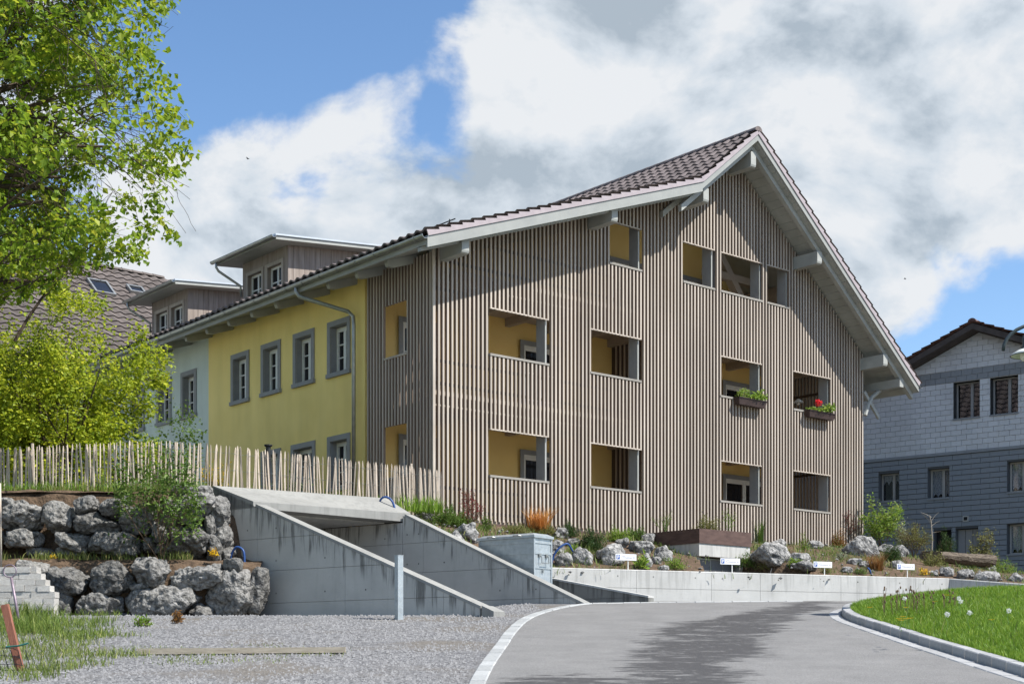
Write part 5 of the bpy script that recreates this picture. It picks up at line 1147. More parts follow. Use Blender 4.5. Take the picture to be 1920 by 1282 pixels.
# ------------------------------------------------------------------ neighbour house on the right (local frame: x along its front, y into it)
NH = empty('neighbour_house', (13.71, 45.0, 0), math.atan2(-.629, .777)); tag(NH, 'shingled house, white above dark grey, right of the slatted building', 'house')
M_greyf = mat('grey_frame', (.36, .36, .35), (.42, .42, .41), 3, .6)
M_lath = mat('dark_backing', (.08, .09, .10), (.09, .10, .112), 3, .9); M_lath2 = mat('grey_backing', (.37, .39, .41), (.41, .43, .45), 3, .9)
def neighbour():
    apex_s, apex_z, pit = 1.24, 11.90, .42
    L0, L1 = -5.6, 8.1
    def ztop(s): return apex_z - pit*abs(s-apex_s)
    WIN = [(.43, 1.27, 9.27, 10.42), (1.61, 2.47, 9.27, 10.42), (3.6, 4.5, 9.27, 10.42), (-2.10, -1.39, 6.83, 7.74), (-.42, .29, 6.80, 7.75), (2.14, 2.85, 6.82, 7.76), (2.13, 2.85, 4.90, 5.83)]
    DOOR = [(-.21, .36, 3.6, 5.77), (.50, 1.22, 3.6, 5.78)]
    tf = lambda a, b, z: (a, -b, z); HO = WIN + DOOR
    # masonry behind the shingles, with window holes
    mb = wall_holes(L0, L1, 3.0, 8.98, HO, .30, tf); mb.obj('lower_wall', M_lath, NH)
    mb = MB(tf)
    holes = [h for h in WIN if h[2] > 9]; xs = sorted({L0, L1, apex_s, *[h[0] for h in holes], *[h[1] for h in holes]})
    for a, b in zip(xs, xs[1:]):
        zt = [(8.981, None)]
        hh = [h for h in holes if h[0] < (a+b)/2 < h[1]]
        lo = 8.981
        for h in hh: mb.quad((a, 0, lo), (b, 0, lo), (b, 0, h[2]), (a, 0, h[2])); lo = h[3]
        mb.quad((a, 0, lo), (b, 0, lo), (b, 0, max(lo, ztop(b))), (a, 0, max(lo, ztop(a))))
    for h in holes:
        for (p, q) in (((h[0], h[2]), (h[1], h[2])), ((h[1], h[2]), (h[1], h[3])), ((h[1], h[3]), (h[0], h[3])), ((h[0], h[3]), (h[0], h[2]))): mb.quad((p[0], 0, p[1]), (q[0], 0, q[1]), (q[0], -.30, q[1]), (p[0], -.30, p[1]))
    mb.obj('upper_wall', M_lath2, NH)
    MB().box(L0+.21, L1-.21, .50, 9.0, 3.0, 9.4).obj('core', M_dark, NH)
    # shingles: real lapped slates, rows from below
    def shingle_mesh(m):
        q = MB(); q.prism([(0, -.002, 0), (1, -.002, 0), (1, -.002, 1), (0, -.002, 1)], [(0, -.034, 0), (1, -.034, 0), (1, -.020, 1), (0, -.020, 1)]); me = q.mesh('shingle'); me.materials.append(m); return me
    MS = {'w': shingle_mesh(M_shw), 'g': shingle_mesh(M_shg), 'b': shingle_mesh(M_band)}
    own = 0; rest = {'w': [], 'g': [], 'b': []}; cand = []
    for key, z0, z1, W_, Hh in (('g', 3.4, 8.14, .60, .165), ('w', 8.24, 10.43, .34, .165), ('b', 10.44, 10.80, .34, .18), ('w', 10.81, 12.0, .34, .17)):
        n = int(round((z1-z0)/Hh)); Hh = (z1-z0)/n
        for j in range(n):
            z = z0+j*Hh; s = L0 + (W_/2 if j % 2 else 0)
            while s < L1:
                a, b = s+.005, s+W_-.005; s += W_
                pieces = cut(a, b, [(h[0]-.01, h[1]+.01) for h in HO if h[2]-.02 < z+Hh/2 < h[3]+.02], .015)
                for p, q in pieces:
                    top = min(z+Hh-(.016 if key == 'g' else .006), min(ztop(p), ztop(q))-.02)
                    if top-z < .03 or q-p < .02: continue
                    cand.append((key, p, q, z, top))
    def vis(c):
        P = np.array([13.71, 45.0]) + np.array([.777, -.629])*(c[1]+c[2])/2; x = 960+FPX*P[0]/P[1]; y = 1238-FPX*(c[3]-EYE)/P[1]; return 1618 < x < 1918 and y < 1050 and not (x < 1722 and y < 720)
    for c in cand:
        key, p, q, z, top = c; Mx = Matrix.Translation((p, random.uniform(-.002, .0), z)) @ Matrix.Diagonal((q-p, 1, top-z, 1))
        if key != 'g' and vis(c) and own < 300: place('shingle', MS[key], NH, Mx); own += 1
        else: rest[key].append(Mx)
    for key, ml in rest.items():
        src = MS[key]; v0 = np.array([v.co for v in src.vertices]); f0 = np.array([list(p.vertices) for p in src.polygons]); Vs = []; Fs = []
        for i, Mx in enumerate(ml): A = np.array(Mx); Vs.append(v0 @ A[:3, :3].T + A[:3, 3]); Fs.append(f0+i*8)
        if ml: o = mk('shingle_field', np_mesh('shingle_field', np.concatenate(Vs), np.concatenate(Fs)), {'w': M_shw, 'g': M_shg, 'b': M_band}[key], NH); o['kind'] = 'stuff'
    MB(tf).box(L0, L1, -.0, .06, 8.145, 8.235).obj('string_course', M_band, NH)
    # windows
    gm = bpy.data.materials.new('clear_glass'); gm.use_nodes = True; nt = gm.node_tree; N = nt.nodes; out = N['Material Output']; gl = N.new('ShaderNodeBsdfGlossy'); gl.inputs['Roughness'].default_value = .03; tr = N.new('ShaderNodeBsdfTransparent'); tr.inputs[0].default_value = (.8, .82, .84, 1); mx = N.new('ShaderNodeMixShader'); mx.inputs[0].default_value = .08
    nt.links.new(tr.outputs[0], mx.inputs[1]); nt.links.new(gl.outputs[0], mx.inputs[2]); nt.links.new(mx.outputs[0], out.inputs[0]); N.remove(N['Principled BSDF'])
    for i, (a0, a1, z0, z1) in enumerate(WIN):
        w = MB(tf); w.box(a0-.02, a1+.02, -.27, .06, z0-.05, z0-.002); root = w.obj('window', M_band, NH)
        f = MB(tf); b0, b1 = -.29, -.24; fw = .05; f.box(a0, a0+fw, b0, b1, z0, z1); f.box(a1-fw, a1, b0, b1, z0, z1); f.box(a0+fw, a1-fw, b0, b1, z1-fw, z1); f.box(a0+fw, a1-fw, b0, b1, z0, z0+fw); m_ = a0+(a1-a0)*.6; f.box(m_-.045, m_+.045, b0+.001, b1+.004, z0+fw, z1-fw); f.obj('frame', M_trim if i < 3 else M_greyf, root)
        for p, q in ((a0+fw, m_-.045), (m_+.045, a1-fw)): MB(tf).box(p, q, -.272, -.267, z0+fw, z1-fw).obj('pane', gm, root)
        if i in (4, 5, 6, 3):
            for p, q in ((a0+fw, m_-.045), (m_+.045, a1-fw)):
                c = MB(tf); n = 14; zb = z0+fw if i != 3 else z1-.35
                for k in range(n): u0, u1 = p+(q-p)*k/n, p+(q-p)*(k+1)/n; y_ = -.31-.012*(k % 2); c.quad((u0, y_, zb+.12*abs(math.sin(k*.45))), (u1, -.31-.012*((k+1) % 2), zb+.12*abs(math.sin((k+1)*.45))), (u1, -.31-.012*((k+1) % 2), z1-fw), (u0, y_, z1-fw))
                c.obj('curtain', M_lace, root)
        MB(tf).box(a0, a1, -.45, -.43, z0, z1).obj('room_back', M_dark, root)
    for i, (a0, a1, z0, z1) in enumerate(DOOR):
        d = MB(tf).box(a0+.01, a1-.01, -.22, -.18, z0, z1-.02).obj('door', M_trim if i else M_dark, NH)
        q = MB(tf)
        for k in range(1, 3): x = a0+(a1-a0)*k/3; q.box(x-.006, x+.006, -.18, -.176, z0, z1-.03)
        q.obj('door_joint', M_dark, d); MB(tf).box(a1-.14, a1-.10, -.178, -.13, 4.6, 4.64).obj('handle', M_zinc, d)
    v = MB(tf).box(.74, .92, .0, .05, 6.0, 6.17).obj('vent', M_white, NH); MB(tf).box(.77, .89, .05, .052, 6.03, 6.14).obj('vent_grille', M_dark, v)
    # roof
    for sg in (-1, 1):
        ex = L0-.6 if sg < 0 else L1+.6; mb = MB()
        def zz(s): return apex_z - pit*abs(s-apex_s)
        mb.prism([(apex_s, -.55, zz(apex_s)+.02), (ex, -.55, zz(ex)+.02), (ex, -.55, zz(ex)+.2), (apex_s, -.55, zz(apex_s)+.2)], [(apex_s, 9.5, zz(apex_s)+.02), (ex, 9.5, zz(ex)+.02), (ex, 9.5, zz(ex)+.2), (apex_s, 9.5, zz(apex_s)+.2)]); mb.obj('roof', MATS['dark_fascia'], NH)
        Mx, ln, d, nr, x = slope_mtx((ex, zz(ex)+.21), (apex_s, zz(apex_s)+.21), 1); n = int(ln/.335); rest_ = []
        for i in range(n):
            for j in range(33):
                t = (-.62+.30*(j+1)) if sg < 0 else (-.62+.30*j); b_ = Vector((ex, 0, zz(ex)+.205)) + d*(i*ln/n-.05); T = Matrix.Translation((b_.x, t, b_.z)) @ Mx
                if j == 0: place('roof_tile', TILE2R, NH, T)
                else: rest_.append(T)
        tiles_joined(rest_, 'tile_field', M_tile_red, NH)
    for k in range(26): place('ridge_tile', RIDGE2, NH, Matrix.Translation((apex_s, -.6+k*.38, apex_z+.26)))
    MB().box(L0, L0+.2, .0, 9.2, 3.0, ztop(L0)).obj('side_wall', M_shg, NH); MB().box(L1-.2, L1, .0, 9.2, 3.0, ztop(L1)).obj('side_wall', M_shg, NH)
mat('dark_fascia', (.045, .038, .036), (.08, .068, .062), 4, .8)
M_tile_red = mat('weathered_red_tile', (.075, .042, .038), (.15, .085, .072), 6, .85, .3, 80, rand=.3)
TILE2R = np_mesh('roof_tile', TV, TF); TILE2R.materials.append(M_tile_red)
def ridge2():
    mb = MB(); n = 8; a = [(.13*math.cos(math.pi*k/n), .0, .11*math.sin(math.pi*k/n)-.02) for k in range(n+1)]; b = [(.115*math.cos(math.pi*k/n), .42, .095*math.sin(math.pi*k/n)-.02) for k in range(n+1)]
    k0 = mb.vs(a); mb.vs(b); mb.f += [(k0+i, k0+i+1, k0+n+2+i, k0+n+1+i) for i in range(n)]; mb.f.append(tuple(range(k0, k0+n+1))); me = mb.mesh('ridge_tile'); me.materials.append(M_tile_red); return me
RIDGE2 = ridge2()
neighbour()

# ------------------------------------------------------------------ house behind on the left
BH = empty('rear_house', (CORNER[0], CORNER[1], 0), math.atan2(U[1], U[0])); tag(BH, 'house with a big brown tiled roof behind the trees on the left', 'house')
def rear_house():
    tr, zr = 22.9, 15.57; pit = .80; s0, s1 = -14.0, 5.2; te = 16.9; ze = zr-(tr-te)*pit
    mb = MB(); mb.prism([(s0, te, ze-.15), (s0, tr, zr-.15), (s0, tr+6, ze-.15)], [(s1, te, ze-.15), (s1, tr, zr-.15), (s1, tr+6, ze-.15)]); mb.obj('roof', MATS['dark_fascia'], BH)
    MB().box(s0+.5, s1-.5, te+.6, tr+5.4, 4.0, ze+.1).obj('wall', M_palew, BH)
    d = Vector((0, tr-te, zr-ze)); ln = d.length; d.normalize(); nr = Vector((0, -d.z, d.y)); x = Vector((1, 0, 0)); step = .36; n = int(ln/step); st = ln/n; wsc = 1.25
    Mx = Matrix(((x.x*wsc, d.x, nr.x, 0), (x.y, d.y, nr.y, 0), (x.z, d.z, nr.z, 0), (0, 0, 0, 1))); rest = []; own = 0
    for i in range(n-1, -1, -1):
        for j in range(int((s1-s0)/(.30*wsc))):
            s = s1-.30*wsc*(j+1); b_ = Vector((s, te, ze)) + d*(i*st-.04) + nr*.02; T = Matrix.Translation(b_) @ Mx
            P = CORNER + U*s + V*b_.y; px = 960+FPX*P[0]/P[1]; py = 1238-FPX*(b_.z-EYE)/P[1]
            if own < 300 and 60 < px < 335 and py < 640: place('roof_tile', TILE2, BH, T); own += 1
            else: rest.append(T)
    tiles_joined(rest, 'tile_field', M_tile2, BH)
    n_ = int((s1-s0)/.4)
    mb = MB(); n = 6
    a = [(0, .15*math.cos(math.pi*k/n), .11*math.sin(math.pi*k/n)) for k in range(n+1)]; b = [(.44, .135*math.cos(math.pi*k/n), .095*math.sin(math.pi*k/n)) for k in range(n+1)]; k0 = mb.vs(a); mb.vs(b); mb.f += [(k0+i, k0+i+1, k0+n+2+i, k0+n+1+i) for i in range(n)]; me = mb.mesh('ridge_tile'); me.materials.append(M_tile2)
    for i in range(n_): place('ridge_tile', me, BH, Matrix.Translation((s0+i*.4, tr, zr+.03)))
    # roof windows
    for s, zc, w, h in ((1.75, 14.35, .75, 1.0), (3.15, 14.55, .6, .5), (-4.2, 13.2, .9, 1.3)):
        tcen = tr-(zr-zc)/pit; c = Vector((s, tcen, zc)) + nr*.05; R = Matrix.Translation(c) @ Matrix(((1, d.x, nr.x, 0), (0, d.y, nr.y, 0), (0, d.z, nr.z, 0), (0, 0, 0, 1)))
        f = MB(); f.box(-w/2, w/2, -h/2, -h/2+.07, 0, .12); f.box(-w/2, w/2, h/2-.07, h/2, 0, .12); f.box(-w/2, -w/2+.07, -h/2+.07, h/2-.07, 0, .12); f.box(w/2-.07, w/2, -h/2+.07, h/2-.07, 0, .12); o = f.obj('roof_window', M_zinc, BH); o.matrix_basis = R
        MB().box(-w/2+.07, w/2-.07, -h/2+.07, h/2-.07, .05, .08).obj('pane', M_pane, o)
rear_house()

# ------------------------------------------------------------------ metal bin
def metal_bin():
    c = np.array([.4227, 27.2]); root = empty('metal_bin', (c[0], c[1], 2.95), math.atan2(.795, .606)); tag(root, 'tall ribbed galvanised steel container standing beside the passage wall', 'container')
    # local x: along the short lit end, local y: along the long side going back-left
    Lx, Ly, z1 = .57, 1.34, 1.10
    MB().box(0, Lx, 0, Ly, -.35, z1-.07).obj('body', M_galv, root)
    for z in (.16, .46, .74, .95):
        m = MB(); m.box(-.014, Lx+.014, -.014, Ly+.014, z-.022, z+.022); m.obj('rib', M_galv, root)
    for x, y in ((0, 0), (Lx, 0), (0, Ly)): MB().box(x-.018, x+.018, y-.018, y+.018, -.3, z1-.075).obj('corner_bead', M_galv, root)
    lid = MB(); lid.box(-.04, Lx+.04, -.04, Ly+.04, z1-.068, z1-.02); lid.prism([(-.03, -.03, z1-.02), (Lx+.03, -.03, z1-.02), (Lx+.03, Ly+.03, z1-.02), (-.03, Ly+.03, z1-.02)], [(.05, .05, z1+.025), (Lx-.05, .05, z1+.025), (Lx-.05, Ly-.05, z1+.025), (.05, Ly-.05, z1+.025)]); l = lid.obj('lid', M_galv, root)
    for y in (.36, 1.0): MB().tube([(-.045, y-.09, z1-.03), (-.10, y-.07, z1-.02), (-.10, y+.07, z1-.02), (-.045, y+.09, z1-.03)], .012, 6).obj('lid_handle', M_zinc, l)
    MB().tube([(.17, -.016, .70), (.17, -.06, .68), (.17, -.07, .55), (.40, -.07, .55), (.40, -.06, .68), (.40, -.016, .70)], .012, 6).obj('side_handle', M_zinc, root)
    m = MB(); m.box(.14, .20, -.03, -.015, .66, .73); m.box(.37, .43, -.03, -.015, .66, .73); m.box(.26, .29, -.03, -.015, .36, .43); m.obj('handle_plate', M_zinc, root)
    m = MB(); m.box(.02, Lx-.02, .02, Ly-.02, -1.0, -.351); m.obj('plinth', M_conc, root)
metal_bin()

# ------------------------------------------------------------------ rust-steel box on the concrete shaft
def rust_box():
    root = empty('ventilation_shaft', (4.39, 33.0, 0), math.atan2(U[1], U[0])); tag(root, 'concrete shaft with metal mesh doors under a rust-brown steel planter rim', 'shaft')
    W_, D_ = 1.82, 2.3; z0 = 3.35
    MB().box(.0, W_, .0, D_, 4.06, 4.37).obj('lintel', M_conc_l, root)
    MB().box(.0, .14, .12, D_, z0, 4.058).obj('side_wall', M_conc_l, root); MB().box(W_-.24, W_-.02, .12, D_, z0, 4.058).obj('side_wall', M_conc_l, root)
    MB().box(.14, W_-.24, .9, 1.0, z0, 4.058).obj('back_wall', M_conc_shade, root)
    r = MB(); t = .02; r.box(-.02, W_+.02, -.025, -.005, 4.36, 4.70); r.box(-.02, -.002, -.005, D_+.3, 4.36, 4.70); r.box(W_+.002, W_+.02, -.005, D_+.3, 4.36, 4.70); r.obj('steel_rim', M_corten, root)
    MB().box(.0, W_, .0, D_+.3, 4.372, 4.66).obj('planter_soil', M_soil_d, root)
    f = MB(); 
    for i in range(4): x = .16+i*.435; f.box(x, x+.03, .20, .23, z0, 4.0)
    f.box(.16, 1.495, .20, .228, 4.0, 4.03); f.obj('door_frame', M_zinc, root)
    for i in range(3): x = .19+i*.435; MB().box(x+.002, x+.403, .21, .222, z0, 3.998).obj('mesh_panel', M_mesh, root)
rust_box()
def on_box(s, t): p = np.array([4.39, 33.0]) + U*s + V*t; return (p[0], p[1], 4.66)
mound('planter_plant', 'dense green bush growing in the rust-brown planter', 'plant', on_box(1.25, .9), .48, .66, 1500, .06, M_leaf_olv, 91, aspect=.3)
shrub_tree('planter_plant', 'tall thin yellowing stems left in the rust-brown planter', 'plant', on_box(.2, 1.3), .62, .9, 92, M_leaf_olv, .04, 7, 3, M_stemg, 1, .3, .3, rad=.006, maxtips=120, cloud=.03, up=2.4)
shrub_tree('planter_plant', 'slender green stem at the right edge of the rust-brown planter', 'plant', on_box(1.7, .6), .75, .3, 93, M_leaf_fresh, .05, 3, 3, M_stemg, 1, .25, .3, rad=.007, maxtips=60, cloud=.03, up=3.)
for i, (a, b) in enumerate(((.25, .18), (.55, .22), (.95, .16), (1.55, .25))):
    o = place('rock', ROCKS[i], None, Matrix.Translation((*on_box(a, b)[:2], 4.68)) @ Matrix.Diagonal((.11, .08, .06, 1))); tag(o, ('leftmost', 'second', 'third', 'rightmost')[i] + ' small white stone from the left along the rust-brown planter front', 'stone', 'stones in the planter')

# ------------------------------------------------------------------ parking signs on the retaining wall
def sign(x, y, which):
    d = (RW1-RW0)/np.linalg.norm(RW1-RW0); n = np.array([d[1], -d[0]])
    # wall point whose pixel column is x
    r = (x-960)/FPX; k = (r*RW0[1]-RW0[0])/(d[0]-r*d[1]); p = RW0 + d*k - n*.12; sc = p[1]/FPX
    root = empty('parking_sign', (p[0], p[1], RWZ), math.atan2(d[1], d[0])); tag(root, 'white parking sign, ' + which, 'sign', 'parking signs on the retaining wall')
    hz = EYE + (1238-y)*sc - RWZ; w, h = .50, .135
    MB().tube([(.06, .012, -.2), (.06, .012, hz+.03)], .012, 6).obj('post', M_cream, root)
    b = MB().box(-w/2, w/2, -.014, -.004, hz-h/2, hz+h/2).obj('board', M_signw, root)
    MB().box(-w/2+.022, -w/2+.10, -.0165, -.0145, hz-.048, hz+.048).obj('blue_field', M_signb, b)
    # white letter P
    m = MB(); x0, z0 = -w/2+.040, hz-.036; m.box(x0, x0+.014, -.019, -.017, z0, z0+.072); m.box(x0+.014, x0+.034, -.019, -.017, z0+.059, z0+.072); m.box(x0+.014, x0+.034, -.019, -.017, z0+.028, z0+.040); m.box(x0+.030, x0+.043, -.0192, -.0172, z0+.036, z0+.064); m.obj('letter_p', M_signw, b)
    # grey print: short upper line, long lower line beginning with T and ending with M
    t = MB(); zl = hz-.026; r_ = random.Random(5)
    t.box(-.085, -.02, -.0165, -.0145, hz+.018, hz+.026)
    def st(xa, za, xb, zb): t.bar((xa, -.0155, za), (xb, -.0155, zb), .004, .002, (0, 1, 0))
    st(-.115, zl+.036, -.085, zl+.036); st(-.10, zl, -.10, zl+.036)
    xx = -.072
    while xx < .15:
        st(xx, zl, xx, zl+.026); 
        if r_.random() < .6: st(xx, zl+.026, xx+.010, zl+.026)
        if r_.random() < .4: st(xx, zl+.001, xx+.010, zl+.001)
        xx += .0165
    for a, b_, c, e in ((.178, 0, .178, .036), (.178, .036, .192, .012), (.192, .012, .206, .036), (.206, .036, .206, 0)): st(a, zl+b_, c, zl+e)
    t.obj('print', M_signt, b)
sign(1178, 1044, 'leftmost of the four, in front of the rockery'); sign(1374, 1052, 'standing in front of the rust box mesh doors'); sign(1548, 1058, 'third from the left, below the right loggias'); sign(1704, 1062, 'rightmost of the four, in front of the dark log')

# ------------------------------------------------------------------ dark log on the bank
def dark_log():
    a = on_bank(1738, 1056); b_ = on_bank(1846, 1056); root = empty('fallen_log', ((a.x+b_.x)/2, (a.y+b_.y)/2-.3, (a.z+b_.z)/2), math.atan2(b_.y-a.y, b_.x-a.x)); tag(root, 'long dark weathered half log lying across the right end of the bank', 'log')
    L_ = (b_-a).length; mb = MB(); n = 22; rings = []; r = random.Random(3)
    for i in range(n+1):
        x = -L_/2+L_*i/n; prof = []
        for k in range(12):
            an = 2*math.pi*k/12; y = .32*math.cos(an); z = .20*math.sin(an)+.22; z = min(z, .34+.03*mnoise.noise((x*3, y*6, 1))); q = 1+.10*mnoise.noise((x*2.5, math.cos(an)*2, math.sin(an)*2)); prof.append((x+.03*mnoise.noise((k*.9, i, 0)), y*q, z*q*(.85+.25*i/n)))
        rings.append(mb.vs(prof))
    for p, q in zip(rings, rings[1:]):
        for k in range(12): mb.f.append((p+k, p+(k+1) % 12, q+(k+1) % 12, q+k))
    mb.f.append(tuple(rings[0]+k for k in range(12))); mb.f.append(tuple(rings[-1]+k for k in range(12))); mb.obj('log_body', mat('dark_log', (.05, .038, .03), (.20, .165, .13), 7, .95, .9, 14, stretch=(.6, 3, 3), bdist=.06), root)
dark_log()

# ------------------------------------------------------------------ flower boxes on the loggia rails
def flower_box(s0, s1, label, red, seed):
    c = CORNER + U*(s0+s1)/2 + V*(-.13); root = empty('flower_box', (c[0], c[1], 8.40), math.atan2(U[1], U[0])); tag(root, label, 'flower box', 'flower boxes on the upper rail'); w = (s1-s0)/2
    m = MB(); m.prism([(-w+.04, -.07, 0), (w-.04, -.07, 0), (w-.04, .07, 0), (-w+.04, .07, 0)], [(-w, -.10, .17), (w, -.10, .17), (w, .09, .17), (-w, .09, .17)]); m.box(-w-.01, w+.01, -.115, .10, .171, .19); m.obj('trough', M_box, root)
    MB().box(-.02, .02, -.10, .135, .191, .197).obj('hanger', M_black, root)
    r = np.random.default_rng(seed); n = 520; x = r.uniform(-w*.9, w*.95, n); lump = .10+.13*(np.sin(x*5+seed)**2)
    if red: lump = np.where(x < -.1*w, .07, lump)
    C = np.stack([x, r.normal(-.02, .07, n), .18+lump*r.uniform(0, 1.15, n)], 1); leaf_cloud('foliage', C, .07, M_leaf_fresh, root, seed, -.2, .8)
    if red:
        q = r.normal(0, 1, (90, 3)); q /= np.linalg.norm(q, axis=1)[:, None]; C = q*.075+np.array([-.12, -.05, .42]); leaf_cloud('blossom', C, .06, leaf_mat('red_blossom', ((.6, .02, .03), (.8, .04, .04), (.9, .2, .15)), .2), root, seed+1, -.2, .9)
        MB().tube([(-.12, -.04, .18), (-.12, -.05, .40)], .006, 5).obj('flower_stem', M_stemg, root)
flower_box(9.95, 11.08, 'brown flower box with light green leaves on the rail left of the red blossom', False, 3); flower_box(12.92, 14.08, 'brown flower box with one red geranium blossom at the right loggia', True, 6)

# ------------------------------------------------------------------ street lamp at the right edge
def street_lamp():
    hx, D, hz = 8.02, 22.0, 6.42; gz = 2.45; pxx = 9.35
    root = empty('street_lamp', (pxx, D, gz)); tag(root, 'dark street lamp with curved arm and glass shade at the right edge', 'street lamp'); x0 = hx-pxx; z0 = hz-gz
    MB().tube([(0, 0, -.3), (0, 0, 1.0), (0, 0, z0+.5)], [.07, .06, .045], 12).obj('pole', M_lampgrey, root, True)
    pts = [(x0-.34+.0, 0, z0+.0)]; arc = []
    for k in range(13):
        a = math.pi - k*math.pi/14; arc.append((x0+.22+.56*math.cos(a), 0, z0+.02+.42*math.sin(a)))
    arc += [(x0+.95, 0, z0+.32), (0, 0, z0+.45)]
    MB().tube(arc, .028, 8).obj('arm', M_lampgrey, root, True)
    h = empty('lamp_head'); h.parent = root
    MB().lathe([(.0, .40), (.03, .40), (.045, .30), (.085, .28), (.10, .22), (.095, .13), (.11, .10), (.11, .07)], (x0+.06, 0, z0-.02), 18).obj('housing', M_lampgrey, h, True)
    MB().lathe([(.09, .075), (.16, .055), (.25, .0), (.27, -.03), (.262, -.035), (.15, .035), (.06, .05)], (x0+.06, 0, z0-.02), 24).obj('shade', mat('enamel_shade', (.62, .64, .60), (.7, .72, .68), 3, .3), h, True)
    MB().lathe([(.275, -.028), (.285, -.033), (.275, -.04), (.265, -.035)], (x0+.06, 0, z0-.02), 24).obj('rim', M_lampgrey, h, True)
    MB().lathe([(.14, .02), (.135, -.05), (.11, -.10), (.06, -.125), (.0, -.13)], (x0+.06, 0, z0-.02), 18).obj('globe', mat('milk_glass', (.66, .68, .6), (.72, .74, .66), 3, .15, spec=.6), h, True)
street_lamp()

# ------------------------------------------------------------------ small yard things
def steel_post():
    c = px_at(748, 1161, 22.45); z = Hs(c.x, c.y); root = empty('steel_post', (c.x, c.y, z), .65); tag(root, 'square galvanised steel post standing on the gravel before the passage wall', 'post')
    MB().box(-.05, .05, -.05, .05, -.2, 1.02).obj('shaft', M_galv, root); MB().box(-.054, .054, -.054, .054, 1.021, 1.03).obj('cap', M_galv, root); MB().box(.051, .062, -.03, .03, .90, 1.0).obj('plate', M_galv, root)
steel_post()
def hose(pts, label):
    o = MB().tube([tuple(p) for p in catmull(pts, 6)], .022, 8).obj('hose', M_hose, None, True); tag(o, label, 'hose', 'blue hose ends'); return o
a = px_at(432, 1046, 26.15); hose([(a.x, a.y, a.z-.2), (a.x+.02, a.y-.02, a.z+.05), (a.x+.12, a.y-.05, a.z+.20), (a.x+.25, a.y-.08, a.z+.14), (a.x+.28, a.y-.1, a.z-.06), (a.x+.27, a.y-.1, a.z-.35)], 'blue hose looping out of the boulders against the near concrete wall')
a = px_at(712, 940, 28.9); hose([(a.x-.0, a.y+.1, a.z-.2), (a.x+.01, a.y, a.z+.02), (a.x+.12, a.y-.05, a.z+.09), (a.x+.26, a.y-.08, a.z-.0), (a.x+.34, a.y-.08, a.z-.25)], 'blue hose arching beside the picket fence above the slab corner')
a = on_bank(1037, 1055); hose([(a.x-.05, a.y-.2, a.z-.15), (a.x, a.y-.2, a.z+.12), (a.x+.12, a.y-.2, a.z+.3), (a.x+.30, a.y-.15, a.z+.40), (a.x+.42, a.y, a.z+.25)], 'blue hose coming out of the soil right of the metal bin')
a = on_bank(1630, 1074); hose([(a.x-.06, a.y-.1, a.z+.12), (a.x, a.y-.08, a.z+.05), (a.x+.05, a.y, a.z-.1)], 'short blue hose stub on the wall edge right of the third parking sign')
for x, y, lab in ((402, 1042, 'yellow flower at the foot of the blue hose on the boulder ledge'), (98, 1052, 'yellow flower on the boulder ledge at the left')):
    c = px_at(x, y, 25.45); mound('yellow_flower', lab, 'flower', (c.x, 25.45, c.z), .12, .16, 120, .05, M_leaf_yflow, x, aspect=.5, group='yellow flowers on the ledge')
a = on_bank(1434, 1072); o = MB().tube([(a.x+.08, a.y-.45, a.z+.05), (a.x+.02, a.y-.5, a.z-.10), (a.x-.06, a.y-.52, a.z-.22)], .012, 6).obj('cable', M_black, None, True); tag(o, 'short dark cable end hanging over the retaining wall', 'cable')
def iron_stake():
    c = px_at(38, 1190, 21.0); z = Hs(c.x, c.y); t = px_at(21, 1082, 21.0); root = empty('ring_stake', (c.x, c.y, z)); tag(root, 'leaning iron stake with a ring top beside the stone block wall', 'stake'); d = t-Vector((c.x, c.y, z))
    MB().tube([(-d.x*.2, 0, -d.z*.2), (d.x, 0, d.z)], .022, 8).obj('rod', M_iron, root, True)
    R = .095; MB().tube([(d.x-.02+R*math.cos(k*math.pi/10), 0, d.z+R+R*math.sin(k*math.pi/10)) for k in range(21)], .010, 6, False).obj('ring', M_iron, root, True)
iron_stake()
def red_stake():
    D = 15.2; b_ = px_at(47, 1292, D); t = px_at(9, 1133, D); root = empty('timber_stake', (b_.x, D, b_.z)); tag(root, 'leaning reddish timber stake with wire netting at the lower left', 'stake'); d = t-b_
    MB().bar((-d.x*.4, 0, -d.z*.4), (d.x, 0, d.z), .075, .06, (0, 1, 0)).obj('stake', M_redwood, root)
    m = MB(); r = random.Random(2)
    for k in range(6): z = .02+k*.085; m.tube([(d.x*z/d.z-.20, -.05, z+.01*r.random()), (d.x*z/d.z, -.055, z), (d.x*z/d.z+.12-.1*k/6, -.06, z-.02)], .005, 4)
    for k in range(5): x = -.22+k*.08; m.tube([(x+.02, -.05, 0), (x-.03, -.055, .25), (x-.08, -.05, .43)], .005, 4)
    m.obj('wire_netting', M_black, root); MB().tube([(-.18, -.07, .46), (-.05, -.08, .47), (.06, -.07, .50)], .010, 6).obj('tie', mat('green_tie', (.02, .12, .10), (.03, .16, .13), 3, .5), root)
red_stake()
def thin_stick():
    c = px_at(2, 1040, 25.0); o = MB().tube([(c.x, c.y, 3.2), (c.x-.02, c.y, 4.75)], .022, 6).obj('garden_cane', M_wood_raw, None, True); tag(o, 'thin pale wooden cane upright at the left picture edge', 'cane')
thin_stick()
M_plank = mat('pale_plank', (.30, .26, .20), (.46, .41, .33), 4, .85, .4, 30, stretch=(1, 8, 8))
def plank():
    a = px_at(258, 1228, 16.9); b_ = px_at(648, 1224, 17.1); za_, zb_ = Hs(a.x, a.y), Hs(b_.x, b_.y); o = MB().bar((a.x, a.y, za_+.045), (b_.x, b_.y, zb_+.045), .12, .07).obj('timber_plank', M_plank); tag(o, 'long flat weathered timber plank lying across the gravel yard', 'plank')
plank()
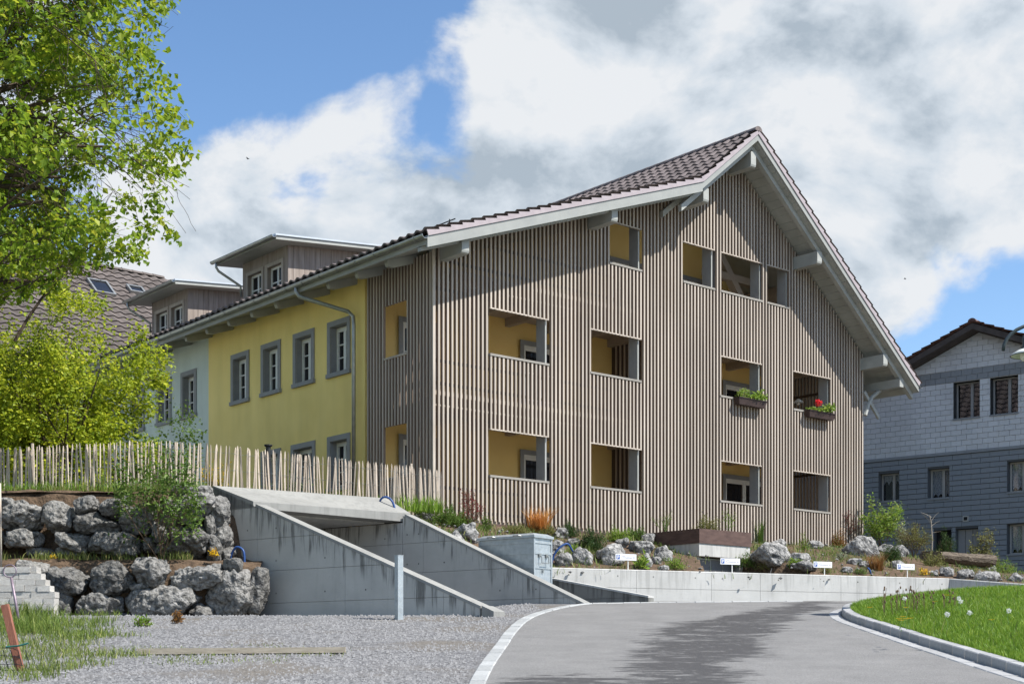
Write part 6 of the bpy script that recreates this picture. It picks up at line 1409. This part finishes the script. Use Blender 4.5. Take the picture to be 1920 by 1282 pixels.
def chimney():
    c = px_at(503, 836, 30.6); o = MB().tube([(c.x, c.y, 4.6), (c.x, c.y, c.z)], .055, 10).obj('flue_pipe', M_black); tag(o, 'small black flue pipe showing above the picket fence', 'pipe'); MB().lathe([(.0, .03), (.09, .03), (.09, 0), (.05, -.02)], (c.x, c.y, c.z), 10).obj('cowl', M_black, o)
chimney()

# ------------------------------------------------------------------ weeds and flowers
def weeds(name, label, x0, x1, y0, y1, n, D=None, h=.14, seed=1, m=None, zf=None, wid=.010):
    r = np.random.default_rng(seed); X = []; 
    px = r.uniform(x0, x1, n); py = r.uniform(y0, y1, n)
    Ds = np.linspace(11, 27, 1601); g_ = H(-4+0*Ds, Ds); yp = 1238-FPX*(g_-EYE)/Ds; o_ = np.argsort(yp)
    DD = np.interp(py, yp[o_], Ds[o_]); XX = (px-960)/FPX*DD; fx = (px-(x0+x1)/2)/(x1-x0)*2; fy = (py-(y0+y1)/2)/(y1-y0)*2; k = vnoise(XX, DD, 1.1, seed)*1.2 + r.normal(0, .2, n) > -.35 + 1.0*(fx*fx*(fx > 0)+fy*fy)
    XX, DD = XX[k], DD[k]; o = blades(name, np.stack([XX, DD], 1), H(XX, DD)-.01, h, wid, m or M_weed, .8, seed); o['label'] = label; o['category'] = 'grass'; return o
weeds('yard_grass', 'long grass below the stone block wall at the left', -60, 130, 1115, 1215, 9000, h=.26, seed=3, m=M_ygrass)
weeds('yard_weeds', 'thin dry grass and weeds spreading over the left of the yard', -80, 290, 1150, 1280, 12000, h=.11, seed=4)
weeds('yard_weeds', 'patchy weeds along the plank on the gravel', 120, 680, 1205, 1250, 3000, h=.05, seed=8)
weeds('yard_grass', 'grass clumps at the foot of the lower boulders', 60, 260, 1140, 1202, 4200, h=.15, seed=11, m=M_ygrass)
Gw = 'weeds on the gravel'
for i, (x, y, w, h, lab, m) in enumerate(((268, 1192, 46, 20, 'low green weed on the gravel before the boulders', M_leaf_fresh), (333, 1186, 18, 26, 'dry reddish weed on the gravel right of the green one', M_leaf_brown))):
    c = px_at(x, y+4, 21.2 if i == 0 else 21.8); z = Hs(c.x, c.y); mound('yard_weed', lab, 'weed', (c.x, c.y, z), h*.008, w*.008, 160, .07, m, 100+i, aspect=.35, group=Gw)
# growth along the fence foot
def fence_growth():
    r = np.random.default_rng(14); kn = [(-60, 27.6), (300, 27.0), (480, 27.7), (640, 28.7), (820, 30.0)]; n = 5200; x = r.uniform(-60, 830, n); D = np.interp(x, [k[0] for k in kn], [k[1] for k in kn]) + r.normal(-.15, .2, n); D = np.where((x > 385) & (x < 745), np.maximum(D, np.interp(x, [385, 745], [27.75, 29.75])), D); X = (x-960)/FPX*D
    k = vnoise(X, D, 1.4, 7.) + r.normal(0, .2, n) > -.1; X, D = X[k], D[k]; o = blades('terrace_grass', np.stack([X, D], 1), np.full(len(X), 4.72), .36, .016, M_grass, .6, 15); o['label'] = 'grass and weeds growing along the foot of the picket fence'; o['category'] = 'grass'
fence_growth()
def ledge_weeds():
    r = np.random.default_rng(24); n = 3600; X = r.uniform(-11, -5.8, n); up = r.random(n) < .55; Y = np.where(up, r.uniform(26.45, 27.3, n), r.uniform(25.2, 25.85, n)); Z = np.where(up, 4.80, 3.40+.1*(Y-25.2))
    k = vnoise(X, Y, 1.9, 3.) + r.normal(0, .2, n) > .0; o = blades('ledge_weeds', np.stack([X, Y], 1)[k], Z[k], .17, .015, M_bankw0, .8, 25); o['label'] = 'low weeds on the earth between and above the boulder tiers'; o['category'] = 'grass'
M_bankw0 = leaf_mat('ledge_weeds', ((.06, .09, .018), (.14, .18, .04), (.34, .30, .11)), .3, .6)
ledge_weeds()
GF = 'plants at the picket fence'
for i, (x, yb, w, h, m, lab, lf, n) in enumerate(((560, 905, 50, 68, M_leaf_mid, 'tall green weeds climbing the middle of the picket fence', .07, 360), (488, 900, 30, 50, M_leaf_fresh, 'light green stems before the fence left of the tall weeds', .06, 200), (405, 900, 46, 80, M_leaf_yflow, 'yellow flowering stems rising above the picket fence', .06, 140), (400, 905, 40, 60, M_leaf_fresh, 'green stalks below the yellow flowering stems', .06, 200), (150, 925, 60, 34, M_leaf_olv, 'yellowish low plants at the fence foot on the left', .05, 220), (730, 950, 30, 24, M_leaf_mid, 'small green plant beside the blue hose at the fence', .05, 140), (195, 915, 20, 60, M_leaf_olv, 'thin branch leaning on the left part of the fence', .05, 60), (640, 920, 40, 40, M_leaf_fresh, 'grassy plant before the right part of the fence', .06, 160))):
    D = float(np.interp(x, [0, 300, 480, 640, 820], [27.4, 26.9, 27.6, 28.5, 29.8])); D = max(D, float(np.interp(x, [385, 745], [27.85, 29.8]))) if 385 < x < 745 else D; c = px_at(x, yb, D); k = D/FPX
    shrub_tree('fence_plant', lab, 'plant', (c.x, D, 4.72), h*k, w*k, 120+i, m, lf, 6, 4, M_stemg, 1, .35, .35, rad=.008, maxtips=n, cloud=.04, up=1.8, group=GF)
def small_flower(name, label, cat, c, h, m, r, grp, seed, kind='disc'):
    rr = random.Random(seed); o = MB().tube([(0, 0, -.03), (rr.uniform(-.03, .03), 0, h*.6), (rr.uniform(-.04, .04), 0, h)], .004, 4).obj('stem', M_stemg); root = empty(name, c); o.parent = root; tag(root, label, cat, grp)
    if kind == 'disc':
        q = MB(); n = 11
        for k in range(n): a = 2*math.pi*k/n; q.quad((0, 0, h), (r*math.cos(a-.2), r*math.sin(a-.2), h+.012), (r*1.1*math.cos(a), r*1.1*math.sin(a), h+.008), (r*math.cos(a+.2), r*math.sin(a+.2), h+.012))
        q.obj('bloom', m, root)
    else:
        rs = np.random.default_rng(seed); u = rs.normal(0, 1, (150, 3)); u /= np.linalg.norm(u, axis=1)[:, None]; leaf_cloud('seed_head', u*r*.75+np.array([0, 0, h+r]), r*.55, M_seed, root, seed, 0, .35)
M_seed = leaf_mat('seed_fluff', ((.6, .62, .6), (.72, .74, .72), (.85, .86, .84)), .4)
def at_lawn(x, y):
    Ds = np.linspace(12.5, 29, 1600); XX = (x-960)/FPX*Ds; z = H(XX, Ds)+.36; yp = 1238-FPX*(z-EYE)/Ds; i = int(np.argmin(abs(yp-y))); return (float(XX[i]), float(Ds[i]), float(z[i])-.06)
for i, (x, y, q_) in enumerate(((1693, 1162, 'top'), (1700, 1166, 'right middle'), (1686, 1166, 'leftmost'), (1706, 1165, 'rightmost'), (1690, 1169, 'lowest'))): small_flower('dandelion', q_ + ' bloom of the dense yellow dandelion cluster on the lawn', 'dandelion', at_lawn(x, y), .10, M_flower_y, .036, 'dandelions in bloom', i)
for i, (x, y, lab) in enumerate(((1699, 1144, 'single yellow dandelion just above the dense cluster of blooms'), (1753, 1133, 'single yellow dandelion below the retaining wall corner'), (1859, 1168, 'single yellow dandelion among grass at the right side of the lawn'), (1774, 1120, 'left one of two yellow dandelions at the far lawn edge'), (1781, 1121, 'right one of two yellow dandelions at the far lawn edge'), (1631, 1144, 'lone yellow dandelion at the lawn tip beside the kerb'))): small_flower('dandelion', lab, 'dandelion', at_lawn(x, y), .10, M_flower_y, .034, 'dandelions in bloom', 20+i)
for i, (x, y, lab) in enumerate(((1798, 1135, 'upper of the two white dandelion clocks touching each other'), (1801, 1141, 'lower of the two white dandelion clocks touching each other'), (1776, 1167, 'white dandelion clock left of the other low one'), (1818, 1164, 'white dandelion clock in the middle of the lawn'), (1696, 1135, 'white dandelion clock above the yellow blooms'), (1891, 1160, 'white dandelion clock near the right edge'))): small_flower('dandelion_clock', lab, 'dandelion clock', at_lawn(x, y), .13, None, .034, 'dandelion clocks', 40+i, 'puff')
def lawn_stalks():
    r = np.random.default_rng(5); n = 46; x = np.r_[r.uniform(1655, 1720, 24), r.uniform(1700, 1800, 22)]; P = [at_lawn(a, 1122+r.uniform(-3, 10)) for a in x]
    mb = MB()
    for p in P:
        h = r.uniform(.05, .24); mb.tube([(p[0], p[1], p[2]-.1), (p[0]+r.uniform(-.04, .04), p[1], p[2]+h)], .004, 4); mb.lathe([(0, -.02), (.014, 0), (.010, .025), (0, .03)], (p[0], p[1], p[2]+h), 5)
    o = mb.obj('seed_stalks', M_twig); o['kind'] = 'stuff'; o['label'] = 'thin brown seed stalks along the far edge of the lawn'; o['category'] = 'grass'
lawn_stalks()
# loose cover on the bank: weeds, litter and pebbles
M_bankw = leaf_mat('bank_weeds', ((.05, .09, .018), (.13, .20, .04), (.30, .30, .11)), .3, .6)
def bank_cover():
    r = np.random.default_rng(3); idx = r.integers(0, len(BANK), 30000); P = BANK[idx] + np.stack([r.normal(0, .12, 30000), r.normal(0, .12, 30000), np.zeros(30000)], 1); k = vnoise(P[:, 0], P[:, 1], .9, 4.) + r.normal(0, .15, 30000) > .0; P = P[k]
    o = blades('bank_weeds', P[:, :2], P[:, 2]-.03, .15, .018, M_bankw, .9, 4); o['label'] = 'low scattered weeds covering the planted bank'; o['category'] = 'grass'
    idx = r.integers(0, len(BANK), 900); Vs = []; Fs = []; base = np.array([(0, 0, 1), (1, 0, 0), (0, 1, 0), (-1, 0, 0), (0, -1, 0), (0, 0, -1)], float); fc = np.array([(0, 1, 2), (0, 2, 3), (0, 3, 4), (0, 4, 1), (5, 2, 1), (5, 3, 2), (5, 4, 3), (5, 1, 4)])
    for j, i in enumerate(idx): Vs.append(base*r.uniform(.6, 1.3, (6, 3))*r.uniform(.015, .06)*np.array([1, 1, .7]) + BANK[i] + np.array([r.normal(0, .15), r.normal(0, .15), .01])); Fs.append(fc+6*j)
    o = mk('bank_pebbles', np_mesh('bank_pebbles', np.concatenate(Vs), np.concatenate(Fs)), M_rock); o['kind'] = 'stuff'; o['label'] = 'small loose pebbles strewn over the planted bank'; o['category'] = 'pebbles'
bank_cover()
def gravel_stones():
    r = np.random.default_rng(8); n = 16000; D = r.uniform(13, 26, n); x = r.uniform(-40, 1010, n); X = (x-960)/FPX*D; kl = np.interp(D, KL[:, 1], KL[:, 0]); k = X < kl-.2; X, D = X[k], D[k]; z = H(X, D); n = len(X)
    base = np.array([(0, 0, 1), (1, 0, 0), (-.5, .87, 0), (-.5, -.87, 0)]); fc = np.array([(0, 1, 2), (0, 2, 3), (0, 3, 1)])
    sc = r.uniform(.012, .03, n)[:, None, None]*r.uniform(.6, 1.3, (n, 4, 3)); V_ = base[None]*sc + np.stack([X, D, z-.002], 1)[:, None]; F_ = (fc[None] + 4*np.arange(n)[:, None, None]).reshape(-1, 3)
    o = mk('gravel_stones', np_mesh('gravel_stones', V_.reshape(-1, 3), F_), mat('gravel_chip', (.11, .11, .115), (.30, .30, .305), 60, .9, coord='Object')); o['kind'] = 'stuff'; o['label'] = 'loose grey gravel chips covering the yard'; o['category'] = 'gravel'
gravel_stones()
def bird(x, y, D, label):
    c = px_at(x, y, D); root = empty('bird', c); tag(root, label, 'bird', 'birds in flight'); root.scale = (.55, .55, .55)
    MB().lathe([(0, -.22), (.05, -.1), (.07, .02), (.04, .16), (.0, .22)], n=8).obj('body', M_black, root, True).rotation_euler = (0, math.radians(90), 0)
    for s in (-1, 1):
        m = MB(); m.quad((.08, 0, .02), (-.10, 0, .02), (-.22, .42*s, .08), (-.10, .45*s, .09)); m.quad((.08, 0, .035), (-.10, 0, .035), (-.22, .42*s, .09), (-.10, .45*s, .10)); m.obj('wing', M_black, root)
bird(465, 298, 110, 'tiny dark bird in the sky left of the gable'); bird(1697, 523, 130, 'tiny dark bird in the sky right of the gable roof')
